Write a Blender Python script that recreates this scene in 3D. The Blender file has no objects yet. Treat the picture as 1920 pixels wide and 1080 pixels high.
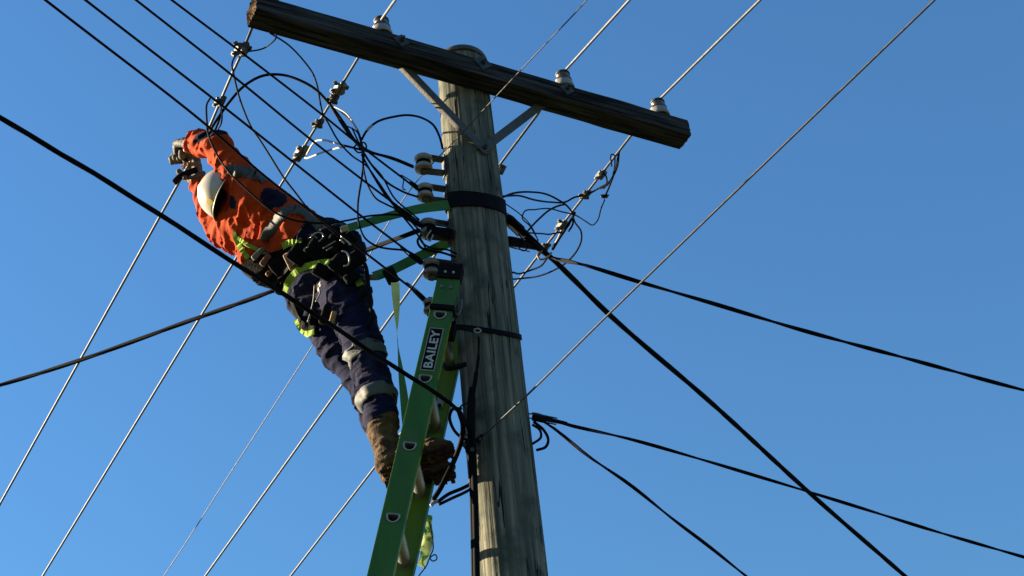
import bpy, bmesh, math, random
import numpy as np
from math import radians, sin, cos, pi, sqrt, atan2
random.seed(7)
S = bpy.context.scene
COL = S.collection

# ------------------------------------------------------------------ camera, world, sun, exposure
PITCH, ROLL, FPX = radians(38), radians(6.5), 3165.0
EYE = 1.6                                        # camera stands 1.6 m above the ground (z = 0 is eye height in the maths below)
CF = np.array([0, cos(PITCH), sin(PITCH)])
_u0 = np.array([0, -sin(PITCH), cos(PITCH)]); _x0 = np.array([1.0, 0, 0])
CR = cos(ROLL) * _x0 - sin(ROLL) * _u0
CU = cos(ROLL) * _u0 + sin(ROLL) * _x0
cam_d = bpy.data.cameras.new('camera'); cam = bpy.data.objects.new('camera', cam_d); COL.objects.link(cam)
from mathutils import Matrix, Vector
cam.matrix_world = Matrix(((CR[0], CU[0], -CF[0], 0), (CR[1], CU[1], -CF[1], 0), (CR[2], CU[2], -CF[2], EYE), (0, 0, 0, 1)))
cam_d.sensor_width = 36; cam_d.lens = FPX / 1920 * 36
cam_d.clip_start = .05; cam_d.clip_end = 6000
S.camera = cam

SUN_EL = radians(17); SUN_AZ = atan2(-.968, .25)          # azimuth measured from +Y towards +X
sdir = Vector((sin(SUN_AZ) * cos(SUN_EL), cos(SUN_AZ) * cos(SUN_EL), sin(SUN_EL)))
w = bpy.data.worlds.new("World"); S.world = w; w.use_nodes = True
nt = w.node_tree; bg = nt.nodes['Background']
sky = nt.nodes.new('ShaderNodeTexSky'); sky.sky_type = 'NISHITA'; sky.sun_disc = False
sky.sun_elevation = SUN_EL; sky.sun_rotation = SUN_AZ
sky.air_density = 1.85; sky.dust_density = 0.0; sky.ozone_density = 9.2; sky.altitude = 0
nt.links.new(sky.outputs[0], bg.inputs[0]); bg.inputs[1].default_value = 0.05
sl = bpy.data.lights.new('sun', 'SUN'); sl.energy = 5.0; sl.angle = radians(.5); sl.color = (1, .82, .56)
so = bpy.data.objects.new('sun', sl); COL.objects.link(so)
so.rotation_euler = (-sdir).to_track_quat('-Z', 'Y').to_euler(); so.location = (-8, 4, 12)
S.view_settings.view_transform = 'Standard'; S.view_settings.look = 'None'
S.view_settings.exposure = 2.18; S.view_settings.gamma = 1
S.render.engine = 'CYCLES'

# ------------------------------------------------------------------ where things stand
def ray(px, py): return (px - 960) / FPX * CR - (py - 540) / FPX * CU + CF
def P(px, py, Y):                                 # point seen at (px, py) on the vertical plane y = Y
    d = ray(px, py); q = d * (Y / d[1]); return q + np.array([0, 0, EYE])
def H(px, py, h):                                 # point seen at (px, py) at height h over the eye
    d = ray(px, py); q = d * (h / d[2]); return q + np.array([0, 0, EYE])
def PT(t): return P(*t)
def proj(q):
    q = np.asarray(q, float) - np.array([0, 0, EYE]); z = q @ CF
    return 960 + FPX * (q @ CR) / z, 540 - FPX * (q @ CU) / z
def on_seg(A, B, px, py):                         # point of the 3-D segment AB that is seen nearest to (px, py)
    best = None
    for t in np.linspace(-.2, 1.2, 1401):
        q = A + (B - A) * t; x, y = proj(q); e = (x - px) ** 2 + (y - py) ** 2
        if best is None or e < best[0]: best = (e, q)
    return best[1]
def cdir(dx, dy, dz):                             # direction: right, down, away
    v = dx * CR - dy * CU + dz * CF; return v / np.linalg.norm(v)

# ------------------------------------------------------------------ materials
def mat(name, col, rough=.6, metal=0., col2=None, nscale=20., stretch=(1, 1, 1), bump=0., bscale=60., bstretch=None, contrast=(.35, .65), trans=0., tcol=None, spec=.5, coat=0., col3=None, detail=6):
    m = bpy.data.materials.new(name); m.use_nodes = True
    n = m.node_tree; b = n.nodes['Principled BSDF']; L = n.links
    b.inputs['Roughness'].default_value = rough; b.inputs['Metallic'].default_value = metal
    b.inputs['Specular IOR Level'].default_value = spec
    if coat: b.inputs['Coat Weight'].default_value = coat
    b.inputs['Base Color'].default_value = (*col, 1)
    tc = n.nodes.new('ShaderNodeTexCoord')
    cs = None
    if col2 is not None:
        mp = n.nodes.new('ShaderNodeMapping'); mp.inputs['Scale'].default_value = stretch; L.new(tc.outputs['Object'], mp.inputs[0])
        no = n.nodes.new('ShaderNodeTexNoise'); no.inputs['Scale'].default_value = nscale; no.inputs['Detail'].default_value = detail; no.inputs['Roughness'].default_value = .62
        L.new(mp.outputs[0], no.inputs['Vector'])
        cr = n.nodes.new('ShaderNodeValToRGB'); cr.color_ramp.elements[0].position = contrast[0]; cr.color_ramp.elements[1].position = contrast[1]
        cr.color_ramp.elements[0].color = (*col, 1); cr.color_ramp.elements[1].color = (*col2, 1)
        L.new(no.outputs[0], cr.inputs[0]); cs = cr.outputs[0]
        if col3 is not None:
            n2 = n.nodes.new('ShaderNodeTexNoise'); n2.inputs['Scale'].default_value = nscale * .17; n2.inputs['Detail'].default_value = 5
            L.new(tc.outputs['Object'], n2.inputs['Vector'])
            r2 = n.nodes.new('ShaderNodeValToRGB'); r2.color_ramp.elements[0].position = .5; r2.color_ramp.elements[1].position = .68
            L.new(n2.outputs[0], r2.inputs[0])
            mx = n.nodes.new('ShaderNodeMix'); mx.data_type = 'RGBA'; L.new(r2.outputs[0], mx.inputs[0]); L.new(cs, mx.inputs[6]); mx.inputs[7].default_value = (*col3, 1)
            cs = mx.outputs[2]
        L.new(cs, b.inputs['Base Color'])
    if bump:
        mp2 = n.nodes.new('ShaderNodeMapping'); mp2.inputs['Scale'].default_value = bstretch or stretch; L.new(tc.outputs['Object'], mp2.inputs[0])
        nb = n.nodes.new('ShaderNodeTexNoise'); nb.inputs['Scale'].default_value = bscale; nb.inputs['Detail'].default_value = 5; nb.inputs['Roughness'].default_value = .6
        L.new(mp2.outputs[0], nb.inputs['Vector'])
        bp = n.nodes.new('ShaderNodeBump'); bp.inputs['Strength'].default_value = bump; bp.inputs['Distance'].default_value = .01
        L.new(nb.outputs[0], bp.inputs['Height']); L.new(bp.outputs[0], b.inputs['Normal'])
    if trans:
        out = n.nodes['Material Output']; tr = n.nodes.new('ShaderNodeBsdfTranslucent'); tr.inputs[0].default_value = (*col, 1)
        if tcol: tr.inputs[0].default_value = (*tcol, 1)
        elif cs is not None: L.new(cs, tr.inputs[0])
        ms = n.nodes.new('ShaderNodeMixShader'); ms.inputs[0].default_value = trans
        L.new(b.outputs[0], ms.inputs[1]); L.new(tr.outputs[0], ms.inputs[2]); L.new(ms.outputs[0], out.inputs[0])
    return m
M = {}
M['pole'] = mat('weathered_pole_wood', (0.030, 0.037, 0.033), .95, 0, (0.215, 0.208, 0.160), 46, (1, 1, .035), .8, 80, (1, 1, .03), (.32, .72), spec=.1, col3=(0.048, 0.060, 0.048), detail=9)
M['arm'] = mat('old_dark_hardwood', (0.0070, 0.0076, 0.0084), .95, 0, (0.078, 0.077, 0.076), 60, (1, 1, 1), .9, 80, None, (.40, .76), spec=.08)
M['endgrain'] = mat('split_end_grain', (0.045, 0.027, 0.01575), .95, 0, (0.162, 0.1035, 0.063), 60, (1, 1, 1), .8, 90, None, (.3, .7), spec=.1)
M['galv'] = mat('galvanised_steel', (0.075, 0.078, 0.078), .6, .5, (0.13, 0.133, 0.13), 40, bump=.15, bscale=120)
M['dullsteel'] = mat('dull_dark_steel', (0.0275, 0.0285, 0.03), .6, .5, (0.07, 0.07, 0.07), 60, bump=.2, bscale=150)
M['brace'] = mat('weathered_brace_steel', (0.051, 0.0495, 0.045), .65, .35, (0.081, 0.078, 0.072), 30, bump=.2, bscale=100)
M['alu'] = mat('weathered_aluminium_strand', (0.060, 0.064, 0.070), .65, .5, (0.115, 0.121, 0.128), 60)
M['alud'] = mat('dark_aged_wire', (0.030, 0.032, 0.036), .6, .4, (0.070, 0.072, 0.076), 60)
M['white_ins'] = mat('chalky_white_insulation', (0.22, 0.21, 0.19), .6, 0, (0.27, 0.26, 0.24), 60)
M['black'] = mat('black_cable_sheath', (0.0022, 0.0022, 0.0032), .7, 0, (0.0042, 0.0042, 0.0060), 60, spec=.05)
M['blackold'] = mat('old_black_sheath', (0.0030, 0.0026, 0.0040), .75, 0, (0.0060, 0.0052, 0.0075), 40, spec=.05)
M['rubber'] = mat('black_rubber', (0.0020, 0.0020, 0.0032), .85, 0, (0.004, 0.004, 0.006), 50, spec=.12, bump=.2, bscale=120)
M['porc'] = mat('off_white_porcelain', (0.15, 0.135, 0.11), .3, 0, (0.24, 0.225, 0.19), 30, coat=.25)
M['porcgrime'] = mat('grimy_brown_glaze', (0.022, 0.014, 0.010), .35, 0, (0.06, 0.042, 0.03), 40, coat=.3)
M['porcgrey'] = mat('grey_weathered_porcelain', (0.060, 0.058, 0.05), .4, 0, (0.16, 0.15, 0.125), 35, coat=.2)
M['ladder'] = mat('green_fibreglass', (0.034, 0.125, 0.022), .5, 0, (0.048, 0.165, 0.028), 14, (1, 1, .15), .05, 200, None, trans=.30, spec=.3, tcol=(.20, .28, .012), col3=(0.070, 0.155, 0.055))
M['rung'] = mat('bare_aluminium_rung', (0.275, 0.265, 0.24), .42, .65, (0.34, 0.33, 0.3), 40, bump=.1, bscale=200)
M['plate'] = mat('black_sign_plate', (.003, .003, .004), .8, spec=.1)
M['letter'] = mat('silver_lettering', (0.36, 0.36, 0.36), .6)
M['trim'] = mat('cream_trim', (0.3025, 0.286, 0.22), .5)
M['webgreen'] = mat('green_webbing', (0.042, 0.16, 0.036), .8, 0, (0.056, 0.20, 0.046), 90, bump=.3, bscale=300, trans=.3)
M['webpale'] = mat('pale_frayed_webbing', (0.55, 0.62, 0.36), .8, 0, (0.10, 0.24, 0.08), 26, bump=.3, bscale=200, trans=.4, contrast=(.50, .56))
M['webyellow'] = mat('sunlit_yellow_green_webbing', (0.70, 0.72, 0.28), .8, 0, (0.80, 0.80, 0.36), 90, bump=.3, bscale=300, trans=.5)  # sun shining through the strap, put into its pale yellow colour
M['hivis'] = mat('lime_harness_webbing', (0.12, 0.22, 0.012), .8, 0, (0.19, 0.29, 0.025), 80, bump=.3, bscale=300, spec=.2)
M['orange'] = mat('orange_work_cloth', (0.29, 0.029, 0.0045), .9, 0, (0.37, 0.044, 0.006), 9, bump=.35, bscale=420, spec=.12)
M['navy'] = mat('navy_work_cloth', (0.0035, 0.0045, 0.016), .9, 0, (0.006, 0.0075, 0.024), 12, bump=.35, bscale=420, spec=.12)
M['navyworn'] = mat('worn_navy_drill', (0.0046, 0.0068, 0.030), .9, 0, (0.034, 0.030, 0.046), 11, bump=.5, bscale=260, spec=.1, contrast=(.48, .85))
M['tape'] = mat('silver_reflective_tape', (0.045, 0.050, 0.052), .6, 0, (0.062, 0.068, 0.068), 120, bump=.2, bscale=500, spec=.3)
M['boot'] = mat('brown_suede_boot', (0.034, 0.020, 0.010), .9, 0, (0.095, 0.060, 0.029), 22, bump=.6, bscale=110, spec=.15)
M['sole'] = mat('dark_red_rubber_sole', (0.010, 0.003, 0.003), .8, 0, (0.022, 0.007, 0.006), 30, bump=.3, bscale=120, spec=.2)
M['glove'] = mat('grey_leather_glove', (0.06, 0.055, 0.0425), .85, 0, (0.12, 0.11, 0.085), 40, bump=.4, bscale=160)
M['glovedark'] = mat('dark_padded_glove', (0.012, 0.0132, 0.0156), .7, 0, (0.054, 0.051, 0.045), 45, bump=.4, bscale=160, contrast=(.45, .7))
M['helmet'] = mat('cream_white_helmet', (0.31, 0.28, 0.225), .4, 0, (0.37, 0.34, 0.28), 8, coat=.2)
M['sticker'] = mat('yellow_sticker', (0.42, 0.3, 0.036), .5)
M['skin'] = mat('skin', (0.252, 0.144, 0.102), .55, 0, (0.3, 0.18, 0.132), 20)
M['hair'] = mat('dark_hair', (.006, .005, .004), .8)
M['eye'] = mat('eye_dark', (.02, .015, .012), .2)
M['pouch'] = mat('black_canvas', (0.0016, 0.0016, 0.0022), .9, 0, (0.0045, 0.0045, 0.0056), 50, bump=.6, bscale=90, spec=.1)
M['tan'] = mat('tan_leather', (0.2, 0.11, 0.05), .7, 0, (0.26, 0.16, 0.08), 40, bump=.3, bscale=150)
M['chrome'] = mat('bright_steel', (0.372, 0.372, 0.372), .3, .9)
M['redtool'] = mat('orange_tool_grip', (0.10, 0.03, 0.012), .6)

def add_cracks(m, stretch, scale, width, col):      # long thin dark checks along the grain
    n = m.node_tree; L = n.links; b = n.nodes['Principled BSDF']; src = b.inputs['Base Color'].links[0].from_socket
    tc = n.nodes.new('ShaderNodeTexCoord'); mp = n.nodes.new('ShaderNodeMapping'); mp.inputs['Scale'].default_value = stretch
    no = n.nodes.new('ShaderNodeTexNoise'); no.inputs['Scale'].default_value = scale; no.inputs['Detail'].default_value = 3
    L.new(tc.outputs['Object'], mp.inputs[0]); L.new(mp.outputs[0], no.inputs['Vector'])
    s1 = n.nodes.new('ShaderNodeMath'); s1.operation = 'SUBTRACT'; s1.inputs[1].default_value = .5; L.new(no.outputs[0], s1.inputs[0])
    s2 = n.nodes.new('ShaderNodeMath'); s2.operation = 'ABSOLUTE'; L.new(s1.outputs[0], s2.inputs[0])
    s3 = n.nodes.new('ShaderNodeMath'); s3.operation = 'LESS_THAN'; s3.inputs[1].default_value = width; L.new(s2.outputs[0], s3.inputs[0])
    mx = n.nodes.new('ShaderNodeMix'); mx.data_type = 'RGBA'; L.new(s3.outputs[0], mx.inputs[0]); L.new(src, mx.inputs[6]); mx.inputs[7].default_value = (*col, 1)
    L.new(mx.outputs[2], b.inputs['Base Color'])
add_cracks(M['pole'], (1, 1, .03), 18, .008, (.014, .016, .014))

# ------------------------------------------------------------------ mesh helpers
def link(name, verts, faces, m, parent=None, smooth=True, mats=None, fm=None):
    me = bpy.data.meshes.new(name)
    me.from_pydata([tuple(map(float, v)) for v in verts], [], [tuple(int(i) for i in f) for f in faces]); me.update()
    if mats:
        for x in mats: me.materials.append(x)
        me.polygons.foreach_set('material_index', np.asarray(fm, dtype=np.int32))
    else: me.materials.append(m)
    me.polygons.foreach_set('use_smooth', [smooth] * len(me.polygons))
    o = bpy.data.objects.new(name, me); COL.objects.link(o)
    if parent is not None: put(o, parent)
    return o
def put(o, parent):
    o.parent = parent; o.matrix_parent_inverse = Matrix.Translation(-Vector(parent.location))
def thing(name, label, cat, loc, group=None):
    o = bpy.data.objects.new(name, None); COL.objects.link(o); o.location = tuple(map(float, loc)); o.empty_display_size = .05
    o['label'] = label; o['category'] = cat
    if group: o['group'] = group
    return o
def tag(o, label, cat, group=None):
    o['label'] = label; o['category'] = cat
    if group: o['group'] = group
    return o
class MB:
    def __init__(s): s.v = []; s.f = []
    def add(s, v, f):
        o = len(s.v); s.v += [tuple(map(float, q)) for q in v]; s.f += [tuple(i + o for i in g) for g in f]; return s
    def build(s, name, m, parent=None, smooth=False): return link(name, s.v, s.f, m, parent, smooth)
def nrm(v): v = np.asarray(v, float); return v / (np.linalg.norm(v) + 1e-12)
def frame(d, up=(0, 0, 1)):
    d = nrm(d); u = np.asarray(up, float)
    if abs(d @ u) > .97: u = np.array([1.0, 0, 0])
    a = nrm(np.cross(d, u)); b = np.cross(a, d); return d, a, b
def spline(pts, n=8):                              # Catmull-Rom through the points
    p = [np.asarray(q, float) for q in pts]
    if len(p) < 3: return p if len(p) < 2 else [p[0] + (p[1] - p[0]) * t for t in np.linspace(0, 1, n + 1)]
    t = np.r_[0, np.cumsum([max(1e-4, np.linalg.norm(b - a)) ** .6 for a, b in zip(p[:-1], p[1:])])]; m = []
    for i in range(len(p)):
        if i == 0: m.append((p[1] - p[0]) / (t[1] - t[0]))
        elif i == len(p) - 1: m.append((p[-1] - p[-2]) / (t[-1] - t[-2]))
        else:
            h0, h1 = t[i] - t[i - 1], t[i + 1] - t[i]; m.append(((p[i] - p[i - 1]) / h0 * h1 + (p[i + 1] - p[i]) / h1 * h0) / (h0 + h1))
    out = []
    for i in range(len(p) - 1):
        h = t[i + 1] - t[i]
        for k in range(n):
            u = k / n; out.append((2 * u ** 3 - 3 * u ** 2 + 1) * p[i] + (u ** 3 - 2 * u ** 2 + u) * h * m[i] + (3 * u ** 2 - 2 * u ** 3) * p[i + 1] + (u ** 3 - u ** 2) * h * m[i + 1])
    out.append(p[-1]); return out
def frames(path):
    p = np.asarray(path); T = np.gradient(p, axis=0); T /= np.linalg.norm(T, axis=1)[:, None] + 1e-12
    a = frame(T[0])[1]; A = []
    for t in T:
        a = nrm(a - (a @ t) * t); A.append(a)
    A = np.array(A); return p, T, A, np.cross(T, A)
def tube_vf(path, r, seg=8, caps=True):
    p, T, A, B = frames(path); n = len(p); rr = r if hasattr(r, '__len__') else [r] * n
    v = []; f = []
    for i in range(n):
        for k in range(seg):
            an = 2 * pi * k / seg; v.append(p[i] + rr[i] * (cos(an) * A[i] + sin(an) * B[i]))
    for i in range(n - 1):
        for k in range(seg):
            a = i * seg + k; b = i * seg + (k + 1) % seg; f.append((a, b, b + seg, a + seg))
    if caps: f.append(tuple(range(seg))[::-1]); f.append(tuple((n - 1) * seg + k for k in range(seg)))
    return v, f
def resample(path, step):
    p = np.asarray(path); d = np.r_[0, np.cumsum(np.linalg.norm(np.diff(p, axis=0), axis=1))]
    n = max(2, int(d[-1] / step) + 1); t = np.linspace(0, d[-1], n)
    return np.stack([np.interp(t, d, p[:, k]) for k in range(3)], 1)
def bundle_vf(mb, path, r, strands, pitch, core=None, seg=6):     # twisted bundle of cores round a path
    q = resample(path, pitch / 12); p, T, A, B = frames(q); s = np.r_[0, np.cumsum(np.linalg.norm(np.diff(q, axis=0), axis=1))]
    for k in range(strands):
        ph = 2 * pi * k / strands + 2 * pi * s / pitch + .8 * np.sin(s * 3.1)
        off = (r / (1 if strands > 2 else 1)) * (np.cos(ph)[:, None] * A + np.sin(ph)[:, None] * B)
        mb.add(*tube_vf(p + off * (1 if strands > 1 else 0), core or r, seg))
def box_vf(c, ex, ey, ez):                         # centre + three half-extent vectors
    c = np.asarray(c, float); ex, ey, ez = map(lambda q: np.asarray(q, float), (ex, ey, ez))
    v = [c + x * ex + y * ey + z * ez for z in (-1, 1) for y in (-1, 1) for x in (-1, 1)]
    return v, [(0, 2, 3, 1), (4, 5, 7, 6), (0, 1, 5, 4), (2, 6, 7, 3), (0, 4, 6, 2), (1, 3, 7, 5)]
def bevel(o, wd=.002, seg=2):
    m = o.modifiers.new('bevel', 'BEVEL'); m.width = wd; m.segments = seg; m.limit_method = 'ANGLE'; m.angle_limit = radians(40); return o
def lathe_vf(base, axis, prof, seg=24):            # prof: (radius, height) along the axis from base
    d, a, b = frame(axis); base = np.asarray(base, float); v = []; f = []; n = len(prof)
    for r, h in prof:
        for k in range(seg):
            t = 2 * pi * k / seg; v.append(base + d * h + max(r, 1e-5) * (cos(t) * a + sin(t) * b))
    for i in range(n - 1):
        for k in range(seg):
            q = i * seg + k; w_ = i * seg + (k + 1) % seg; f.append((q, w_, w_ + seg, q + seg))
    f.append(tuple(range(seg))[::-1]); f.append(tuple((n - 1) * seg + k for k in range(seg)))
    return v, f
def cyl_vf(a, b, r, seg=12, r2=None):
    a = np.asarray(a, float); b = np.asarray(b, float); L = np.linalg.norm(b - a)
    return lathe_vf(a, b - a, [(r, 0), (r2 if r2 is not None else r, L)], seg)
def ribbon_vf(path, wid, wdirs, th=.0022):         # flat webbing of width wid, wdirs = width direction(s)
    p = np.asarray(path, float); n = len(p); T = np.gradient(p, axis=0); v = []; f = []
    ws = wid if hasattr(wid, '__len__') else [wid] * n
    for i in range(n):
        wd = nrm(wdirs[i] if hasattr(wdirs[0], '__len__') else wdirs); t = nrm(T[i]); wd = nrm(wd - (wd @ t) * t); nn = np.cross(t, wd)
        for sx, sn in ((-1, -1), (1, -1), (1, 1), (-1, 1)): v.append(p[i] + wd * ws[i] / 2 * sx + nn * th / 2 * sn)
    for i in range(n - 1):
        for k in range(4):
            a = i * 4 + k; b = i * 4 + (k + 1) % 4; f.append((a, b, b + 4, a + 4))
    f.append((3, 2, 1, 0)); f.append(tuple((n - 1) * 4 + k for k in range(4)))
    return v, f

# numpy value noise
_rng = np.random.RandomState(3); _lat = _rng.rand(64, 64, 64).astype(np.float32)
def vnoise(p):
    p = np.asarray(p, np.float64); i = np.floor(p).astype(int); f = p - i; f = f * f * (3 - 2 * f); i &= 63; j = (i + 1) & 63
    def L(a, b, c): return _lat[a, b, c]
    x0, y0, z0 = i[..., 0], i[..., 1], i[..., 2]; x1, y1, z1 = j[..., 0], j[..., 1], j[..., 2]; fx, fy, fz = f[..., 0], f[..., 1], f[..., 2]
    c00 = L(x0, y0, z0) * (1 - fx) + L(x1, y0, z0) * fx; c10 = L(x0, y1, z0) * (1 - fx) + L(x1, y1, z0) * fx
    c01 = L(x0, y0, z1) * (1 - fx) + L(x1, y0, z1) * fx; c11 = L(x0, y1, z1) * (1 - fx) + L(x1, y1, z1) * fx
    return (c00 * (1 - fy) + c10 * fy) * (1 - fz) + (c01 * (1 - fy) + c11 * fy) * fz

# ------------------------------------------------------------------ implicit bodies (one continuous surface each)
class Body:
    def __init__(s, k=.03, fold=0., ff=(9, 9, 9), axis=None): s.pr = []; s.k = k; s.fold = fold; s.ff = ff; s.axis = axis
    def rc(s, a, b, ra, rb=None, sq=1., n=None, m=0, k=None):
        s.pr.append((np.asarray(a, float), np.asarray(b, float), ra, ra if rb is None else rb, sq, None if n is None else nrm(n), m, k)); return s
    def each(s, p):
        out = []
        for a, b, ra, rb, sq, n, m, k in s.pr:
            ab = b - a; L2 = ab @ ab + 1e-12; t = np.clip(((p - a) @ ab) / L2, 0, 1); q = p - a - t[..., None] * ab
            if n is not None: c = q @ n; q = q + (c * (1 / sq - 1))[..., None] * n
            d = np.linalg.norm(q, axis=-1) - (ra + (rb - ra) * t)
            out.append((d, t))
        return out
    def __call__(s, p, sub=None):
        r = None
        for i, (d, t) in enumerate(s.each(p)):
            if sub is not None and i not in sub: continue
            if r is None: r = d; continue
            k = s.pr[i][7] or s.k; h = np.clip(.5 + .5 * (r - d) / k, 0, 1); r = r * (1 - h) + d * h - k * h * (1 - h)
        if s.fold:
            wv = vnoise(p * 5.3 + 7)[..., None] * np.array([.5, .35, .6]) + vnoise(p * 13 + 31)[..., None] * .18
            q = p @ s.axis if s.axis is not None else p
            n1 = 1 - np.abs(2 * vnoise(q * np.array(s.ff) + wv * 3) - 1); n2 = 1 - np.abs(2 * vnoise(q * np.array(s.ff) * 2.3 + wv * 4 + 11) - 1)
            r = r - s.fold * (n1 * n1 * 1.0 + n2 * n2 * .55 - .62)
        return r
    def mesh(s, name, vox, mats, parent, classify=None):
        P0 = np.array([np.minimum(a, b) - max(ra, rb) - .03 for a, b, ra, rb, *_ in s.pr]).min(0)
        P1 = np.array([np.maximum(a, b) + max(ra, rb) + .03 for a, b, ra, rb, *_ in s.pr]).max(0)
        n = np.ceil((P1 - P0) / vox).astype(int) + 1
        g = np.stack(np.meshgrid(*[P0[i] + vox * np.arange(n[i]) for i in range(3)], indexing='ij'), -1)
        d = np.empty(g.shape[:3])
        for i in range(0, g.shape[0], 16): d[i:i + 16] = s(g[i:i + 16])
        ins = d < 0; nx, ny, nz = d.shape
        acc = np.zeros((nx - 1, ny - 1, nz - 1, 3)); cnt = np.zeros((nx - 1, ny - 1, nz - 1))
        for ax in range(3):
            sl0 = [slice(None)] * 3; sl1 = [slice(None)] * 3; sl0[ax] = slice(0, -1); sl1[ax] = slice(1, None)
            d0 = d[tuple(sl0)]; d1 = d[tuple(sl1)]; cr = (d0 < 0) != (d1 < 0); t = np.where(cr, d0 / np.where(cr, d0 - d1, 1), 0)
            pos = np.stack(np.meshgrid(*[np.arange(k) for k in d0.shape], indexing='ij'), -1).astype(float); pos[..., ax] += t
            o = [k for k in range(3) if k != ax]
            for i in (0, 1):
                for j in (0, 1):
                    # cell (c) has this edge when edge index = c + offsets
                    sl = [None] * 3; sl[ax] = slice(0, [nx, ny, nz][ax] - 1)
                    sl[o[0]] = slice(i, i + [nx, ny, nz][o[0]] - 1); sl[o[1]] = slice(j, j + [nx, ny, nz][o[1]] - 1)
                    c = cr[tuple(sl)]; acc += np.where(c[..., None], pos[tuple(sl)], 0); cnt += c
        act = cnt > 0; idx = -np.ones(act.shape, int); idx[act] = np.arange(act.sum())
        V = P0 + vox * acc[act] / cnt[act][:, None]; F = []
        for ax in range(3):
            o = [(ax + 1) % 3, (ax + 2) % 3]
            sl0 = [slice(1, -1)] * 3; sl1 = [slice(1, -1)] * 3; sl0[ax] = slice(0, -1); sl1[ax] = slice(1, None)
            a = ins[tuple(sl0)]; b = ins[tuple(sl1)]; w_ = np.argwhere(a != b); base = w_.copy()
            for q in o: base[:, q] += 1
            e1 = np.zeros(3, int); e1[o[0]] = 1; e2 = np.zeros(3, int); e2[o[1]] = 1
            def g_(x): return idx[x[:, 0], x[:, 1], x[:, 2]]
            quad = np.stack([g_(base - e1 - e2), g_(base - e2), g_(base), g_(base - e1)], 1)
            fl = ~a[w_[:, 0], w_[:, 1], w_[:, 2]]; quad[fl] = quad[fl][:, ::-1]; F.append(quad)
        F = np.concatenate(F); cen = V[F].mean(1)
        fm = classify(cen, s) if classify else np.zeros(len(F), int)
        return link(name, V, F, None, parent, True, mats, fm)
def march(body, o, d, tmax=3., off=0., sub=None):    # first point along the ray where the surface (raised by off) begins
    t = 0.
    for _ in range(400):
        q = o + d * t; v = float(body(q[None], sub)[0]) - off
        if v < .0006: return q
        t += max(.0008, v * .5)
        if t > tmax: return None
    return None
ORG = np.array([0, 0, EYE])
def hit(body, px, py, off=0., sub=None):             # where the line of sight meets the body (used to lay a strap on it)
    d = nrm(ray(px, py)); q = march(body, ORG + d * 6.0, d, 4., off, sub); return q
def hoop_vf(body, c, axis, wid, off=.003, sub=None, n=72, a0=0, a1=2 * pi, th=.002, R0=.45):
    d, a, b = frame(axis); c = np.asarray(c, float); v = []; f = []; full = abs(a1 - a0 - 2 * pi) < 1e-6; last = None
    N = n if full else n + 1; vec = []
    for i in range(N):
        t = a0 + (a1 - a0) * i / n; e = cos(t) * a + sin(t) * b; row = []
        for j in range(4):
            oo = c + d * wid * (j / 3 - .5); q = march(body, oo + e * R0, -e, R0, off, sub); q = oo + e * .05 if q is None else q; row.append((q, e))
        vec.append(row)
    for row in vec:
        for q, e in row: v.append(q)
        for q, e in row[::-1]: v.append(q - e * th)
    for i in range(N if full else N - 1):
        for k in range(8):
            p0 = i * 8 + k; p1 = i * 8 + (k + 1) % 8; j = ((i + 1) % N) * 8; f.append((p0, p1, j + (k + 1) % 8, j + k))
    return v, f
def strap_vf(body, pix, wid, off=.004, sub=None, th=.0025):   # webbing laid along a traced line on the body's near side
    pts = []
    for px, py in spline([(x, y, 0) for x, y in pix], 8) and [(q[0], q[1]) for q in spline([(x, y, 0) for x, y in pix], 8)]:
        q = hit(body, px, py, off, sub)
        if q is not None: pts.append(q)
    pts = np.array(pts); T = np.gradient(pts, axis=0); wd = []
    for i, q in enumerate(pts):
        e = 1e-3; g = np.array([float(body((q + dv)[None])[0] - body((q - dv)[None])[0]) for dv in (np.array([e, 0, 0]), np.array([0, e, 0]), np.array([0, 0, e]))])
        wd.append(np.cross(nrm(T[i]), nrm(g)))
    for _ in range(3): wd = [nrm(wd[max(0, i - 1)] + wd[i] + wd[min(len(wd) - 1, i + 1)]) for i in range(len(wd))]
    return ribbon_vf(pts, wid, wd, th)

# ------------------------------------------------------------------ ground
gv = []; gf = []; N = 60
for i in range(N + 1):
    for j in range(N + 1):
        u = (i / N * 2 - 1); v_ = (j / N * 2 - 1); gv.append((2500 * u * abs(u), 2500 * v_ * abs(v_), 0))
for i in range(N):
    for j in range(N): a = i * (N + 1) + j; gf.append((a, a + N + 1, a + N + 2, a + 1))
M['grass'] = mat('dry_grass_ground', (.022, .030, .012), .95, 0, (.045, .05, .022), 3.0, bump=.4, bscale=20)
g = link('ground', gv, gf, M['grass'], None, False); g['kind'] = 'structure'

# ------------------------------------------------------------------ pole
PX0, PY0 = -.121, 5.7
ztop = H(873, 100, 5.7)[2]
ztop = P(873, 119, PY0)[2]
def prad(z):                                       # tapering trunk
    t = (ztop - z); return .118 + min(t, 1.2) * .0095 + max(0, t - 1.2) * .004
pole = thing('utility_pole', 'tall round weathered timber pole, grey green with a cream sunlit strip down its left', 'utility pole', (PX0, PY0, 0))
v = []; f = []; zs = list(np.arange(0, 3.6, .3)) + list(np.arange(3.6, ztop + .001, .02)); seg = 120
zs[-1] = ztop
ang = np.arange(seg) / seg * 2 * pi
for z in zs:
    q = np.stack([np.cos(ang) * 5, np.sin(ang) * 5, np.full(seg, z * .9)], 1)
    q2 = np.stack([np.cos(ang) * 22, np.sin(ang) * 22, np.full(seg, z * 1.3)], 1)
    r = prad(z) + .006 * (vnoise(q) - .5) - .0045 * np.clip(vnoise(q2) - .62, 0, 1) * 4 * .6
    for k in range(seg): v.append((PX0 + r[k] * cos(ang[k]), PY0 + r[k] * sin(ang[k]), z))
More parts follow.
